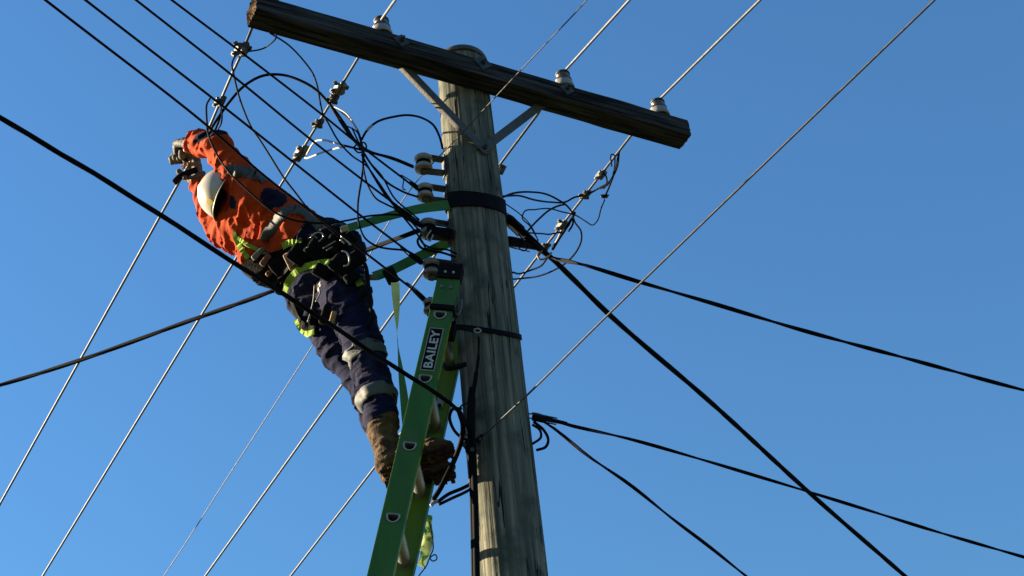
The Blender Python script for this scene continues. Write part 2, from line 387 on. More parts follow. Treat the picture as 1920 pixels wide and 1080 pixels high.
for i in range(len(zs) - 1):
    for k in range(seg): a = i * seg + k; b = i * seg + (k + 1) % seg; f.append((a, b, b + seg, a + seg))
f.append(tuple((len(zs) - 1) * seg + k for k in range(seg)))
link('shaft', v, f, M['pole'], pole)
mb = MB(); mb.add(*lathe_vf((PX0, PY0, ztop - .025), (0, 0, 1), [(.124, 0), (.127, .001), (.127, .022), (.124, .030), (.09, .040), (.04, .046), (.0, .047)], 48))
link('pole_cap', mb.v, mb.f, M['brace'], pole)

# ------------------------------------------------------------------ crossarm
AL = P(479, 17, 4.95); zb = AL[2]                  # near bottom edge, left end
_d = ray(1298, 254); AR = _d * ((zb - EYE) / _d[2]) + ORG
AD = nrm(AR - AL); LEN = np.linalg.norm(AR - AL); AN = np.array([AD[1], -AD[0], 0])   # AN: horizontal, towards the viewer
HT, DP = .108, .114
def arm_pt(s, n, z): return AL + AD * s - AN * n + np.array([0, 0, z])               # n = depth behind the near face
arm = thing('crossarm', 'thick dark weathered timber crossarm bolted across the top of the pole', 'crossarm', arm_pt(LEN / 2, DP / 2, 0))
v = []; f = []; per = []
m_ = 22
for i in range(m_): per.append((0, HT * i / m_, 'n'))
for i in range(m_): per.append((DP * i / m_, HT, 't'))
for i in range(m_): per.append((DP, HT * (1 - i / m_), 'b'))
for i in range(m_): per.append((DP * (1 - i / m_), 0, 'u'))
NS = 360; K = len(per)
for i in range(NS + 1):
    s = LEN * i / NS
    for k, (n_, z_, w_) in enumerate(per):
        cn, cz = n_ - DP / 2, z_ - HT / 2
        g1 = float(vnoise(np.array([s * 1.4, k * .6, 3.3]))) ; g2 = float(vnoise(np.array([s * 7, k * .45, 9.1])))
        sc = 1 - .06 * max(0, g1 - .5) * 2 - .03 * g2 - .06 * max(0., float(vnoise(np.array([s * 1.1, k * 1.9, 21.3]))) - .62)
        if abs(abs(cn) - DP / 2) < .012 and abs(abs(cz) - HT / 2) < .012: sc -= .01 + .045 * float(vnoise(np.array([s * 9, k * .3, 5.])))
        es = 0
        if i in (0, NS): es = (.012 if i == 0 else -.012) * float(vnoise(np.array([k * .9, i, 2.])))
        v.append(arm_pt(s + es, DP / 2 + cn * sc, HT / 2 + cz * sc))
for i in range(NS):
    for k in range(K): a = i * K + k; b = i * K + (k + 1) % K; f.append((a, b, b + K, a + K))
fm = [0] * len(f)
for i in (0, NS):                                  # rough split ends
    c = len(v); v.append(arm_pt(LEN * i / NS + (.01 if i == 0 else -.01), DP / 2, HT / 2)); r1 = len(v)
    for k, (n_, z_, w_) in enumerate(per):
        v.append(arm_pt(LEN * i / NS + (-.006 if i == 0 else .006) * float(vnoise(np.array([k * 1.3, i, 7.]))) * 2, DP / 2 + (n_ - DP / 2) * .55, HT / 2 + (z_ - HT / 2) * .55))
    for k in range(K):
        a = i * K + k; b = i * K + (k + 1) % K; p_ = r1 + k; q_ = r1 + (k + 1) % K
        f.append((a, b, q_, p_) if i else (b, a, p_, q_)); f.append((p_, q_, c) if i else (q_, p_, c)); fm += [1, 1]
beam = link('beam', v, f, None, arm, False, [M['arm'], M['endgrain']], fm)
# grain runs along the arm: orient the texture by turning the object
me = beam.data; rot = Matrix((tuple(AD), tuple(-AN), (0, 0, 1))).to_4x4()      # rows: world -> arm
wm = Matrix.Translation(Vector(arm.location)) @ rot.inverted()
me.transform(wm.inverted()); beam.matrix_parent_inverse = Matrix.Identity(4)
beam.matrix_local = Matrix.Translation(-Vector(arm.location)) @ wm
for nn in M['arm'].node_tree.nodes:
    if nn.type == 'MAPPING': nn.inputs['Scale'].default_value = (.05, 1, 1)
poleN = np.array([PX0, PY0, 0])
s_p = float((poleN - AL) @ AD)                     # where along the arm the pole stands
dist = float((AL - poleN) @ AN)                    # near face to pole axis
def plate_bolt(s, z, r=.012, plate=.026):
    mb = MB(); mb.add(*box_vf(arm_pt(s, -.003, z), nrm(AD + [0, 0, .9]) * plate, AN * .003, nrm(np.cross(AN, nrm(AD + [0, 0, .9]))) * plate))
    mb.add(*cyl_vf(arm_pt(s, -.006, z), arm_pt(s, -.022, z), r, 6)); mb.add(*cyl_vf(arm_pt(s, -.022, z), arm_pt(s, -.034, z), r * .55, 10))
    mb.build('bolt', M['dullsteel'], arm)
# braces in the vertical plane behind the arm, meeting on the pole
apex = PX0 + 0; rA = prad(P(912, 283, 5.6)[2])
ap = np.array([PX0, PY0, 0]) + AN * (rA + .006); ap[2] = P(914, 278, ap[1])[2]
def brace(px, py, lift):
    # top end lies on the back of the arm
    nb = dist - rA - .006
    best = min(np.linspace(-.2, LEN, 600), key=lambda s: (proj(arm_pt(s, nb, 0))[0] - px) ** 2)
    top = arm_pt(best, nb, .03 + lift); d = nrm(ap - top); a_ = ap + d * .03; wv = nrm(np.cross(d, AN))
    mb = MB(); mb.add(*box_vf((top + a_) / 2 + AN * (lift * .3), (a_ - top) / 2, wv * .021, AN * .003))
    mb.add(*box_vf((top + a_) / 2 + wv * .0195 - AN * .011 + AN * (lift * .3), (a_ - top) / 2, wv * .0022, AN * .0095))
    return bevel(mb.build('brace', M['brace'], arm), .0012)
brace(753, 130, 0); brace(1026, 205, .02)
mb = MB(); mb.add(*cyl_vf(ap + AN * .002, ap + AN * .022, .013, 6)); mb.add(*cyl_vf(ap + AN * .02, ap + AN * .034, .007, 10)); mb.build('bolt', M['dullsteel'], arm)
for px in (752, 1062, 905):
    s_ = min(np.linspace(0, LEN, 800), key=lambda s: abs(proj(arm_pt(s, 0, HT * .6))[0] - px)); plate_bolt(s_, HT * (.62 if px != 905 else .72), .012, .028 if px != 905 else .034)

# ------------------------------------------------------------------ pin insulators and bare line conductors
def arm_s(px): return min(np.linspace(0, LEN, 1200), key=lambda s: abs(proj(arm_pt(s, DP * .45, HT + .04))[0] - px))
tops = []
def pin_insulator(px, label):
    s = arm_s(px); b = arm_pt(s, DP * .45, HT); u = (0, 0, 1)
    t = thing('pin_insulator', label, 'insulator', b, 'porcelain insulators standing on the crossarm')
    mb = MB(); mb.add(*cyl_vf(b - np.array([0, 0, .0]), b + np.array([0, 0, .05]), .011, 12)); mb.add(*cyl_vf(b, b + np.array([0, 0, .008]), .024, 6)); mb.build('pin', M['dullsteel'], t)
    bb = b + np.array([0, 0, .012])
    skirt = [(.0, .045), (.022, .044), (.034, .03), (.040, .004), (.046, .0), (.050, .004), (.049, .018), (.044, .034), (.040, .046), (.0405, .05)]
    mb = MB(); mb.add(*lathe_vf(bb, u, skirt, 36)); link('skirt', mb.v, mb.f, M['porc'], t)
    head = [(.0405, .050), (.042, .056), (.040, .066), (.030, .071), (.0265, .077), (.028, .084), (.033, .089), (.031, .100), (.020, .107), (.0, .108)]
    mb = MB(); mb.add(*lathe_vf(bb, u, head, 36)); link('head', mb.v, mb.f, M['porcgrime'], t)
    top = bb + np.array([0, 0, .112]); tops.append(top)
    ring = [bb + np.array([0, 0, .098]) + .033 * (cos(a) * AD + sin(a) * AN) for a in np.linspace(0, 2 * pi, 25)]
    mb = MB(); mb.add(*tube_vf(ring, .0032, 6)); mb.add(*tube_vf([q + np.array([0, 0, .006]) for q in ring], .0028, 6)); mb.build('tie_wire', M['dullsteel'], t, True)
    return t
pin_insulator(503, 'insulator at the far left end of the crossarm, half out of frame')
pin_insulator(716, 'white banded insulator between the left arm end and the pole top')
pin_insulator(1058, 'dirty white insulator just right of the pole top, over the right brace')
pin_insulator(1237, 'white and brown insulator nearest the right end of the crossarm')
def ext(a, b, k): return b + (b - a) * k
def conductor(i, near, far, label, mid=None, r=.0066):
    top = tops[i]; A = H(*near); B = H(*far)
    pts = [A + nrm(A - top) * 12, A, top]
    if mid: pts += mid(top, B)
    pts += [B, ext(top, B, 1.2)]
    path = []
    for a, b in zip(pts[:-1], pts[1:]): path += [a + (b - a) * t for t in np.linspace(0, 1, 12, endpoint=False)]
    path.append(pts[-1]); mb = MB(); mb.add(*tube_vf(resample(path, .12), r, 10))
    # the armoured tie at the insulator
    o = link('overhead_conductor', mb.v, mb.f, M['alu']); tag(o, label, 'power line', 'bare line wires over the crossarm')
    return top, B
mid1 = lambda t, B: [P(457, 92, 5.20), P(436, 136, 5.35), P(416, 183, 5.50), P(392, 240, 5.68), P(352, 312, 5.88)]
C1 = conductor(0, (520, -60, 5.62), (0, 945, 5.22), 'bare wire the worker grips, running to the lower left from the left arm end', mid1)
C2 = conductor(1, (741, 0, 5.60), (80, 1080, 5.20), 'bare wire passing behind the orange jacket to the bottom left, second insulator')
C3 = conductor(2, (1180, 0, 5.62), (385, 1080, 5.15), 'bare wire crossing behind the pole, from the insulator right of the pole top', lambda t, B: [P(1012, 209, 5.9), P(938, 307, 6.15)])
C4 = conductor(3, (1425, 0, 5.64), (545, 1080, 5.10), 'bare wire over the rightmost insulator, passing low behind the pole and ladder')

# ------------------------------------------------------------------ wires
def wire(name, label, cat, r, m, pts, n=8, group=None, seg=8, twist=None):
    path = spline(pts, n); mb = MB()
    if twist: bundle_vf(mb, path, r * twist[2], twist[0], twist[1], core=r * twist[3], seg=6)
    else: mb.add(*tube_vf(path, r, seg))
    return tag(link(name, mb.v, mb.f, M[m]), label, cat, group)

# four black service wires from upper left down to the insulators on the pole
SH = [(794, 307), (797, 361), (802, 429), (808, 503), (806, 574)]
YS = 5.62
G1 = 'black wires dropping from the upper left to the pole'
for (a, mids, b, hh, lab) in [
    ((322, 0), [(455, 100), (604, 215), (668, 267)], (779, 352), 4.95, 'topmost of the four black wires descending from the upper left'),
    ((255, 0), [(440, 145), (582, 261), (690, 345)], (787, 417), 4.75, 'second black wire from the top, ending at the middle insulator on the pole'),
    ((160, 0), [(410, 193), (570, 320), (680, 407)], (795, 494), 4.5, 'third black wire from the top, passing just clear of the orange sleeve'),
    ((85, 0), [(378, 227), (500, 333), (613, 419)], (797, 560), 4.3, 'lowest of the four black wires, crossing the worker\'s raised arm and back')]:
    A = H(a[0], a[1], hh); B = P(b[0], b[1], YS); pts = [ext(B, A, 1.2), A]
    for q in mids:
        c = on_seg(A, B, *q); d = np.linalg.norm(c - ORG); rr = nrm(ray(*q)); pts.append(ORG + rr * d)
    pts.append(B); wire('service_wire', lab, 'wire', .0048, 'blackold', pts, group=G1)

# heavy cables
def rawpts(lst): return [P(*q) for q in lst]
A0 = H(0, 220, 3.75); A1 = P(856, 765, 5.38)
ptsA = [ext(A1, A0, 1.0), A0] + [ORG + nrm(ray(*q)) * np.linalg.norm(on_seg(A0, A1, *q) - ORG) for q in ((220, 352), (435, 490), (607, 600), (717, 674), (780, 713), (828, 745))] + [A1, P(872, 790, 5.46), P(884, 826, 5.55)]
wire('aerial_cable', 'thick black cable crossing in front of the legs and ladder, from the left edge', 'cable', .0092, 'black', ptsA, twist=(3, .9, .42, .62))
ptsB = rawpts([(-700, 900, 7.6), (0, 722, 7.0), (160, 672, 6.75), (340, 607, 6.45), (525, 540, 6.15), (670, 476, 5.92), (786, 432, 5.66)])
wire('aerial_cable', 'thick black cable coming from the lower left edge and passing behind the waist', 'cable', .0105, 'black', ptsB, twist=(4, 1.1, .5, .58))
cE = P(1025, 476, 5.95)
def away(lst, h0, h1):
    n = len(lst); return [H(x, y, h0 + (h1 - h0) * i / max(1, n - 1)) for i, (x, y) in enumerate(lst)]
ptsC = [P(985, 447, 5.8), cE] + away([(1150, 597), (1330, 752), (1520, 926), (1700, 1083), (1870, 1235)], cE[2] - EYE - .05, cE[2] - EYE - .3)
wire('aerial_cable', 'thickest twisted cable falling steeply from the pole to the bottom right', 'cable', .0135, 'black', ptsC, twist=(4, 1.2, .45, .6))
ptsD = [P(1000, 462, 5.85), P(1028, 480, 5.95)] + away([(1100, 498), (1200, 529), (1330, 567), (1500, 618), (1700, 672), (1925, 733), (2200, 800)], 4.55, 4.2)
wire('aerial_cable', 'wavy twisted cable running from the pole to the right edge at mid height', 'cable', .0082, 'black', ptsD, twist=(2, .75, .50, .72))
ptsE = [P(1003, 781, 5.72), P(1035, 787, 5.75), P(1063, 796, 5.8)] + away([(1180, 823), (1310, 860), (1450, 902), (1600, 948), (1760, 998), (1925, 1046), (2150, 1110)], 3.68, 3.3)
wire('aerial_cable', 'twisted cable from the low pole clamp to the lower right edge', 'cable', .0064, 'black', ptsE, twist=(2, .7, .48, .72))
ptsF = [P(999, 786, 5.70), P(1022, 792, 5.74), P(1050, 812, 5.8)] + away([(1100, 853), (1180, 908), (1260, 972), (1330, 1025), (1405, 1085), (1560, 1200)], 3.62, 3.3)
wire('aerial_cable', 'lowest black cable, dropping from the pole to the bottom edge right of it', 'cable', .0068, 'black', ptsF, twist=(2, .7, .48, .70))
# silver wire ending on the pole front, thin wire crossing in front of the pole
Hb = P(900, 822, 5.565); Ha = H(1752, 0, 3.95); hp = [ext(Hb, Ha, 1.5), Ha]
hp += [ORG + nrm(ray(*q)) * np.linalg.norm(on_seg(Ha, Hb, *q) - ORG) for q in ((1480, 262), (1130, 600), (985, 744))] + [Hb]
wire('guy_wire', 'silver wire from the top right, tied off on the front of the pole low down', 'wire', .0040, 'alud', hp)
Ga = P(1100, 0, 4.7); Gb = P(307, 1080, 8.8)
gp = [ext(Gb, Ga, .6), Ga] + [ORG + nrm(ray(*q)) * np.linalg.norm(on_seg(Ga, Gb, *q) - ORG) for q in ((1030, 75), (960, 149), (872, 243), (772, 352), (668, 520), (585, 650), (430, 890))] + [Gb, ext(Ga, Gb, .8)]
wire('thin_wire', 'hair thin dark wire passing in front of crossarm and pole', 'wire', .0027, 'dullsteel', gp)
# vertical cable down the pole
vc = [(898, 632, 5.56), (897, 668, 5.55), (893, 700, 5.545), (886, 750, 5.54), (885, 800, 5.54), (888, 860, 5.54), (891, 940, 5.54), (894, 1080, 5.54)]
vp = rawpts(vc); lo = vp[-1].copy(); lo2 = lo.copy(); lo2[2] = 1.5; lo3 = lo.copy(); lo3[2] = .05
rads = [.004] * 8 + [.006] * 8 + [.009] * 8 + [.0125] * 100
path = spline(vp, 8) + [lo2, lo3]; mb = MB(); mb.add(*tube_vf(path, rads[:len(path)], 12)); mb.add(*tube_vf([q + np.array([-.012, .01, 0]) for q in path[20:]], .010, 10))
tag(link('down_cable', mb.v, mb.f, M['black']), 'black cable running straight down the left front of the pole', 'cable')

# loose jumpers and tails (traced: x, y, distance)
def jump(lst, label, r=.0042, m='black', **k):
    lst = [list(q) for q in lst]
    if min(q[0] for q in lst) > 940 and max(q[1] for q in lst) < 530 and 'wedge' not in label and 'binding' not in label:
        for q in lst:                                # the leads on the right run out from the pole to the bare line behind
            c = on_seg(C4[0], C4[1], q[0], q[1]); xl = proj(c)[0] + (q[1] - proj(c)[1]) * -.4; w_ = min(1., max(0., (q[0] - 950) / max(20., xl - 950)))
            q[2] = q[2] * (1 - w_) + float(c[1]) * w_
    for key, y0, n in (('long black loop hanging from the upper clamp', 5.72, 6), ('pale short tail', 5.72, 5), ('thin tail below', 5.70, 5), ('upper one, from the lower left', 5.98, 5), ('lower one, from the lower left', 5.98, 5)):
        if key in label:
            d0 = y0 - lst[0][2]
            for i in range(min(n, len(lst))): lst[i][2] += d0 * (1 - i / n)
    return wire('jumper_wire', label, 'wire', r * 1.18, m, rawpts(lst), group='loose jumper wires round the pole', **k)
jump([(392, 250, 5.60), (398, 238, 5.5), (428, 194, 5.45), (458, 161, 5.4), (493, 142, 5.4), (526, 140, 5.4), (561, 150, 5.4), (591, 167, 5.42), (618, 195, 5.45), (644, 230, 5.48), (668, 266, 5.5), (693, 284, 5.52), (738, 297, 5.55), (775, 312, 5.6)], 'wide black arch from the worker\'s hands over to the top left pole insulator', .0056)
jump([(505, 61, 5.06), (544, 87, 5.2), (567, 111, 5.25), (585, 135, 5.3), (594, 158, 5.3), (606, 215, 5.35), (615, 230, 5.36), (635, 265, 5.4), (660, 292, 5.42), (687, 311, 5.45), (708, 339, 5.48), (738, 381, 5.52), (767, 407, 5.55), (787, 423, 5.58)], 'black wire curving down from the left underside of the crossarm', .0034)
jump([(455, 94, 5.22), (440, 107, 5.25), (435, 120, 5.27), (438, 138, 5.28), (446, 173, 5.3), (458, 209, 5.3), (473, 242, 5.3), (487, 262, 5.3), (508, 295, 5.32), (532, 333, 5.35), (553, 360, 5.38), (585, 400, 5.42), (640, 447, 5.48)], 'black wire hanging from the topmost left clamp down past the orange back', .0036)
jump([(462, 97, 5.2), (487, 93, 5.17), (505, 84, 5.1), (517, 72, 5.06), (518, 62, 5.06)], 'short curved tail between the topmost left clamp and the crossarm', .003)
jump([(394, 184, 5.45), (387, 200, 5.3), (388, 230, 5.22), (389, 245, 5.2), (397, 270, 5.2), (413, 300, 5.22), (433, 327, 5.22), (460, 353, 5.24), (487, 377, 5.26), (513, 397, 5.28), (547, 412, 5.3), (587, 418, 5.32), (620, 418, 5.36), (653, 413, 5.42), (700, 404, 5.5), (752, 404, 5.56), (790, 420, 5.6)], 'black wire draped across the front of the orange sleeve and back', .0038)
jump([(409, 190, 5.5), (416, 209, 5.45), (415, 230, 5.45), (408, 244, 5.5)], 'small black loop just above the worker\'s raised forearm', .0034)
jump([(400, 252, 5.6), (406, 238, 5.6), (412, 222, 5.58), (415, 205, 5.56)], 'stub of black wire beside the small loop over the forearm', .0045)
jump([(622, 200, 5.3), (632, 204, 5.3), (647, 215, 5.32), (665, 235, 5.34), (674, 253, 5.36), (680, 277, 5.38), (682, 295, 5.38), (679, 330, 5.38), (674, 360, 5.38), (671, 384, 5.4), (673, 419, 5.42), (684, 446, 5.44), (708, 462, 5.5), (726, 466, 5.52), (764, 471, 5.56), (788, 485, 5.6)], 'long black loop hanging from the upper clamp, dipping below the green strap', .0038)
jump([(622, 199, 5.29), (633, 203, 5.28), (648, 212, 5.3), (660, 226, 5.31), (670, 244, 5.33)], 'pale short tail curving off the clamp under the crossarm', .003, 'white_ins')
jump([(625, 203, 5.3), (632, 212, 5.3), (644, 232, 5.34), (668, 246, 5.36), (677, 268, 5.38)], 'thin tail below the pale one at the tangle left of the pole', .0028)
jump([(618, 195, 5.4), (634, 222, 5.42), (656, 255, 5.44), (676, 278, 5.46), (699, 312, 5.48), (726, 342, 5.5), (757, 360, 5.54), (783, 369, 5.6)], 'black wire from the tangle to the underside of the second pole insulator', .004)
jump([(678, 262, 5.4), (687, 246, 5.4), (708, 228, 5.42), (738, 219, 5.45), (767, 216, 5.48), (791, 221, 5.5), (812, 234, 5.52), (824, 256, 5.55), (830, 279, 5.6)], 'black arch between the tangle and the pole above the top insulator', .0045)
jump([(673, 276, 5.4), (678, 262, 5.4), (686, 248, 5.4), (697, 237, 5.41)], 'thin wire end rising into the taped splice', .003)
wire('splice_sleeve', 'pale taped splice on the black arch left of the pole', 'splice', .0065, 'white_ins', rawpts([(688, 245, 5.395), (692, 240, 5.395), (697, 236, 5.4)]))
jump([(575, 290, 5.55), (589, 267, 5.5), (607, 263, 5.45), (628, 268, 5.42), (646, 273, 5.4)], 'white insulated tail, upper one, from the lower left clamp', .0042, 'white_ins')
jump([(646, 273, 5.4), (670, 279, 5.41), (693, 285, 5.43), (738, 299, 5.5), (775, 314, 5.58)], 'black wire carrying the upper white tail on to the top pole insulator', .0042)
jump([(572, 296, 5.55), (578, 296, 5.52), (604, 286, 5.46), (631, 278, 5.42), (646, 275, 5.4)], 'white insulated tail, lower one, from the lower left clamp', .0042, 'white_ins')
jump([(676, 262, 5.35), (679, 280, 5.35), (682, 318, 5.36), (690, 348, 5.38), (705, 372, 5.4), (726, 384, 5.44), (744, 393, 5.48), (767, 412, 5.52), (790, 436, 5.58)], 'black wire making a shallow bend between the tangle and the middle insulator', .0034)
jump([(678, 290, 5.42), (700, 330, 5.42), (722, 365, 5.45), (745, 393, 5.5), (790, 450, 5.58), (800, 470, 5.6)], 'straight black wire slanting through the tangle to the third insulator', .0036)
R = jump
jump([(942, 370, 5.68), (964, 362, 5.75), (994, 360, 5.8), (1024, 364, 5.85), (1047, 375, 5.87), (1065, 388, 5.88), (1074, 403, 5.88), (1074, 420, 5.9), (1066, 434, 5.92)], 'upper black loop leaving the right of the wide pole strap', .0042)
jump([(942, 368, 5.7), (973, 367, 5.75), (1003, 375, 5.8), (1033, 379, 5.82), (1062, 378, 5.85), (1077, 370, 5.86), (1098, 366, 5.86), (1121, 354, 5.84), (1142, 341, 5.82), (1157, 314, 5.8), (1161, 284, 5.78)], 'black wire following the bare line up to the right arm end', .0040)
jump([(1009, 450, 5.9), (1001, 436, 5.88), (994, 424, 5.86), (979, 406, 5.84), (983, 397, 5.84), (1003, 393, 5.85), (1030, 391, 5.86), (1053, 397, 5.87), (1080, 404, 5.88), (1098, 415, 5.88), (1111, 422, 5.88), (1121, 412, 5.87), (1127, 391, 5.85), (1134, 374, 5.84)], 'thin black wire with a sharp V bend right of the pole', .0030)
jump([(946, 381, 5.72), (973, 400, 5.78), (994, 421, 5.83), (1006, 444, 5.88), (1010, 458, 5.9)], 'hair thin wire from the wide strap down to the right cable clamp', .0024)
jump([(987, 436, 5.86), (1006, 415, 5.88), (1030, 394, 5.88), (1047, 386, 5.88), (1060, 383, 5.88)], 'black wire curving up from the right cable clamp', .0042)
jump([(985, 436, 5.85), (1015, 438, 5.86), (1038, 438, 5.88), (1056, 433, 5.9), (1068, 421, 5.92)], 'nearly level black wire from the right cable clamp to the bare line', .0036)
jump([(1074, 405, 5.9), (1078, 417, 5.92), (1089, 433, 5.93), (1090, 450, 5.93), (1081, 471, 5.93), (1062, 492, 5.92), (1038, 507, 5.9), (1009, 518, 5.87), (979, 522, 5.82), (958, 519, 5.78)], 'large outer black loop hanging right of the pole', .0040)
jump([(1026, 484, 5.95), (1015, 498, 5.92), (994, 507, 5.88), (958, 511, 5.8)], 'inner black loop ending on the right side of the pole', .0042)
jump([(1161, 283, 5.75), (1154, 317, 5.76), (1139, 358, 5.78), (1132, 372, 5.8)], 'black tail hanging straight down from the right bare line', .0042)
jump([(1147, 312, 5.75), (1146, 290, 5.74), (1151, 290, 5.74), (1150, 325, 5.76), (1139, 347, 5.78), (1124, 354, 5.8)], 'thin hairpin of wire under the right arm end', .0030)
jump([(1128, 324, 5.8), (1135, 328, 5.78), (1138, 340, 5.78), (1133, 352, 5.79), (1124, 352, 5.8)], 'small curl of wire at the bright clamp on the right', .0036)
jump([(1000, 790, 5.68), (1019, 806, 5.7), (1028, 825, 5.7), (1023, 838, 5.7), (1006, 844, 5.69)], 'outer of two small loops under the low cable clamp', .0050)
jump([(998, 796, 5.68), (1012, 806, 5.69), (1014, 820, 5.69), (999, 832, 5.68)], 'inner of two small loops under the low cable clamp', .0046)
jump([(998, 774, 5.7), (1010, 776, 5.72), (1024, 781, 5.74), (1038, 783, 5.75)], 'thin tie wire at the low cable clamp', .0024)
jump([(865, 766, 5.38), (848, 768, 5.4), (843, 782, 5.42), (851, 806, 5.46), (868, 822, 5.5), (884, 826, 5.54)], 'black loop standing off the pole left above the boot soles', .0055)
jump([(861, 772, 5.40), (868, 797, 5.42), (866, 822, 5.45), (854, 858, 5.5), (838, 891, 5.52), (824, 919, 5.54), (812, 937, 5.56)], 'thick black cable end dangling beside the boot soles', .0090)
jump([(821, 941, 5.56), (840, 927, 5.56), (866, 916, 5.56), (886, 906, 5.56)], 'upper black cable end bending from the pole to a bare tip', .0062)
jump([(823, 946, 5.54), (848, 934, 5.54), (870, 924, 5.54), (888, 914, 5.55)], 'lower black cable end bending from the pole to a bare tip', .0052)
jump([(808, 948, 5.56), (814, 942, 5.56), (823, 939, 5.56)], 'bare pale tip of the upper cable end', .0065, 'white_ins')
jump([(862, 765, 5.37), (866, 760, 5.38), (874, 757, 5.42), (880, 759, 5.46)], 'short stub of wire at the bend of the front cable', .0030)
jump([(805, 978, 5.62), (812, 1030, 5.62), (806, 1046, 5.62), (812, 1052, 5.62), (819, 1048, 5.62), (816, 1040, 5.62), (806, 1046, 5.62), (800, 1060, 5.62), (784, 1082, 5.62), (770, 1110, 5.62)], 'thin cord with a small knot beside the far ladder rail', .0022)

jump([(790, 440, 5.56), (783, 452, 5.55), (789, 464, 5.55), (806, 470, 5.56), (830, 474, 5.58), (854, 482, 5.6)], 'black wire looping under the middle insulator into the pole', .0045)
jump([(786, 446, 5.54), (795, 458, 5.53), (812, 466, 5.54), (838, 468, 5.57), (856, 476, 5.6)], 'second black wire close above the loop under the middle insulator', .0036)
jump([(812, 440, 5.54), (806, 452, 5.53), (800, 446, 5.53), (808, 432, 5.53)], 'pale curl of wire tied on the middle insulator', .0028, 'white_ins')
jump([(952, 404, 5.74), (972, 424, 5.8), (998, 447, 5.88), (1024, 472, 5.94)], 'thick black tail lying along the upper right wedge clamp', .0075)
jump([(955, 446, 5.74), (980, 453, 5.8), (1004, 462, 5.88), (1030, 482, 5.94)], 'thick black tail lying along the lower right wedge clamp', .0075)
jump([(972, 438, 5.76), (980, 452, 5.78), (974, 466, 5.8), (984, 470, 5.82), (992, 452, 5.84)], 'thin wire twisted between the two right wedge clamps', .0028)
jump([(1078, 398, 5.88), (1072, 410, 5.9), (1060, 430, 5.92), (1048, 448, 5.93), (1036, 468, 5.95)], 'thick black lead bound along the right bare line', .0062)
jump([(1054, 430, 5.9), (1046, 448, 5.91), (1036, 464, 5.92)], 'pale bare tail beside the thick lead on the right line', .0050, 'white_ins')
jump([(1016, 470, 5.9), (1008, 478, 5.9), (1012, 486, 5.9), (1024, 484, 5.92), (1034, 474, 5.94)], 'small pale binding where the two right cables part', .0040, 'tan')
jump([(672, 268, 5.38), (664, 277, 5.38), (672, 286, 5.39), (686, 280, 5.4), (684, 268, 5.4), (672, 268, 5.39)], 'tight wrap of wire at the middle of the left tangle', .0032)
jump([(757, 337, 5.52), (756, 354, 5.52), (760, 356, 5.53)], 'tiny tail hanging from the wire end by the second insulator', .0024)
jump([(660, 240, 5.36), (690, 300, 5.36), (716, 330, 5.4), (740, 372, 5.46), (772, 400, 5.52), (786, 412, 5.56)], 'black wire crossing the tangle just under the top service wire', .0032)
# ------------------------------------------------------------------ clamps on the wires
def clamp(c, d, label, sc=1., seed=0, m='dullsteel', bright=False):
    rnd = random.Random(seed); d, a, b = frame(d, CU); c = np.asarray(c, float)
    t = thing('wire_clamp', label, 'clamp', c, 'connector clamps on the overhead wires')
    mb = MB(); L = .032 * sc
    mb.add(*box_vf(c + a * .010 * sc, d * L * .8, a * .011 * sc, b * .013 * sc)); mb.add(*box_vf(c - a * .012 * sc, d * L * .65, a * .008 * sc, b * .011 * sc))
    mb.add(*box_vf(c + d * L * .9 + b * .006 * sc, d * .006 * sc, a * .015 * sc, b * .006 * sc))
    bevel(mb.build('clamp_body', M['galv' if bright else m], t), .003 * sc)
    for s in (-.5, .5):
        q = c + d * L * s; mb = MB(); e = nrm(a + b * rnd.uniform(-.5, .5))
        mb.add(*cyl_vf(q - e * .034 * sc, q + e * .026 * sc, .0042 * sc, 8)); mb.add(*cyl_vf(q - e * .030 * sc, q - e * .021 * sc, .009 * sc, 6)); mb.add(*cyl_vf(q + e * .021 * sc, q + e * .029 * sc, .009 * sc, 6))
        mb.build('bolt', M['dullsteel'], t)
    return t
def dline(A, B): return nrm(B - A)
c1a, c1b = P(457, 92, 5.20), P(436, 136, 5.35)
t_ = clamp(P(453, 92, 5.18), c1b - c1a, 'large rounded clamp on the leftmost bare line, just under the arm end', 1.35, 1)
mb = MB()
for k in (-1, 1): mb.add(*lathe_vf(P(453 + 3 * k, 92 + 4 * k, 5.17), nrm(np.cross(c1b - c1a, CU)), [(.0, -.012), (.018, -.011), (.02, 0), (.018, .011), (.0, .012)], 20))
link('drum', mb.v, mb.f, M['galv'], t_)
clamp(P(412, 190, 5.5), c1b - c1a, 'clamp on the leftmost bare line right above the worker\'s raised hand', 1.0, 2)
A, B = C2
for (x, y, sc, lab, br) in ((640, 168, 1.25, 'upper grey clamp on the second bare line below the arm', True), (628, 187, 1.0, 'dark clamp touching the upper grey one on the second line', False), (598, 231, .95, 'lone middle clamp on the second bare line', False), (569, 286, 1.2, 'clamp on the second bare line where two white tails leave', True), (563, 297, .95, 'lowest dark clamp of the second bare line', False)):
    clamp(on_seg(A, B, x, y), B - A, lab, sc, int(x), bright=br)
A, B = C4
for (x, y, sc, lab, br) in ((1131, 331, 1.05, 'bright clamp nearest the right arm end, tangled in thin wire', True), (1102, 368, 1.0, 'dark clamp in the middle of the right bare line', False), (1056, 424, 1.15, 'pale clamp on the right bare line above the cable crossing', True), (1028, 468, 1.0, 'clamp where the right bare line meets the heavy cable', False)):
    clamp(on_seg(A, B, x, y), B - A, lab, sc, int(x), bright=br)
clamp(P(1133, 368, 6.52), CR, 'small clamp hanging off its tail right of the bare line', .7, 5)
clamp(P(940, 318, 6.17), cdir(-.5, 1, .2), 'small dark clamp on the bare line where it vanishes behind the pole edge', .95, 6)
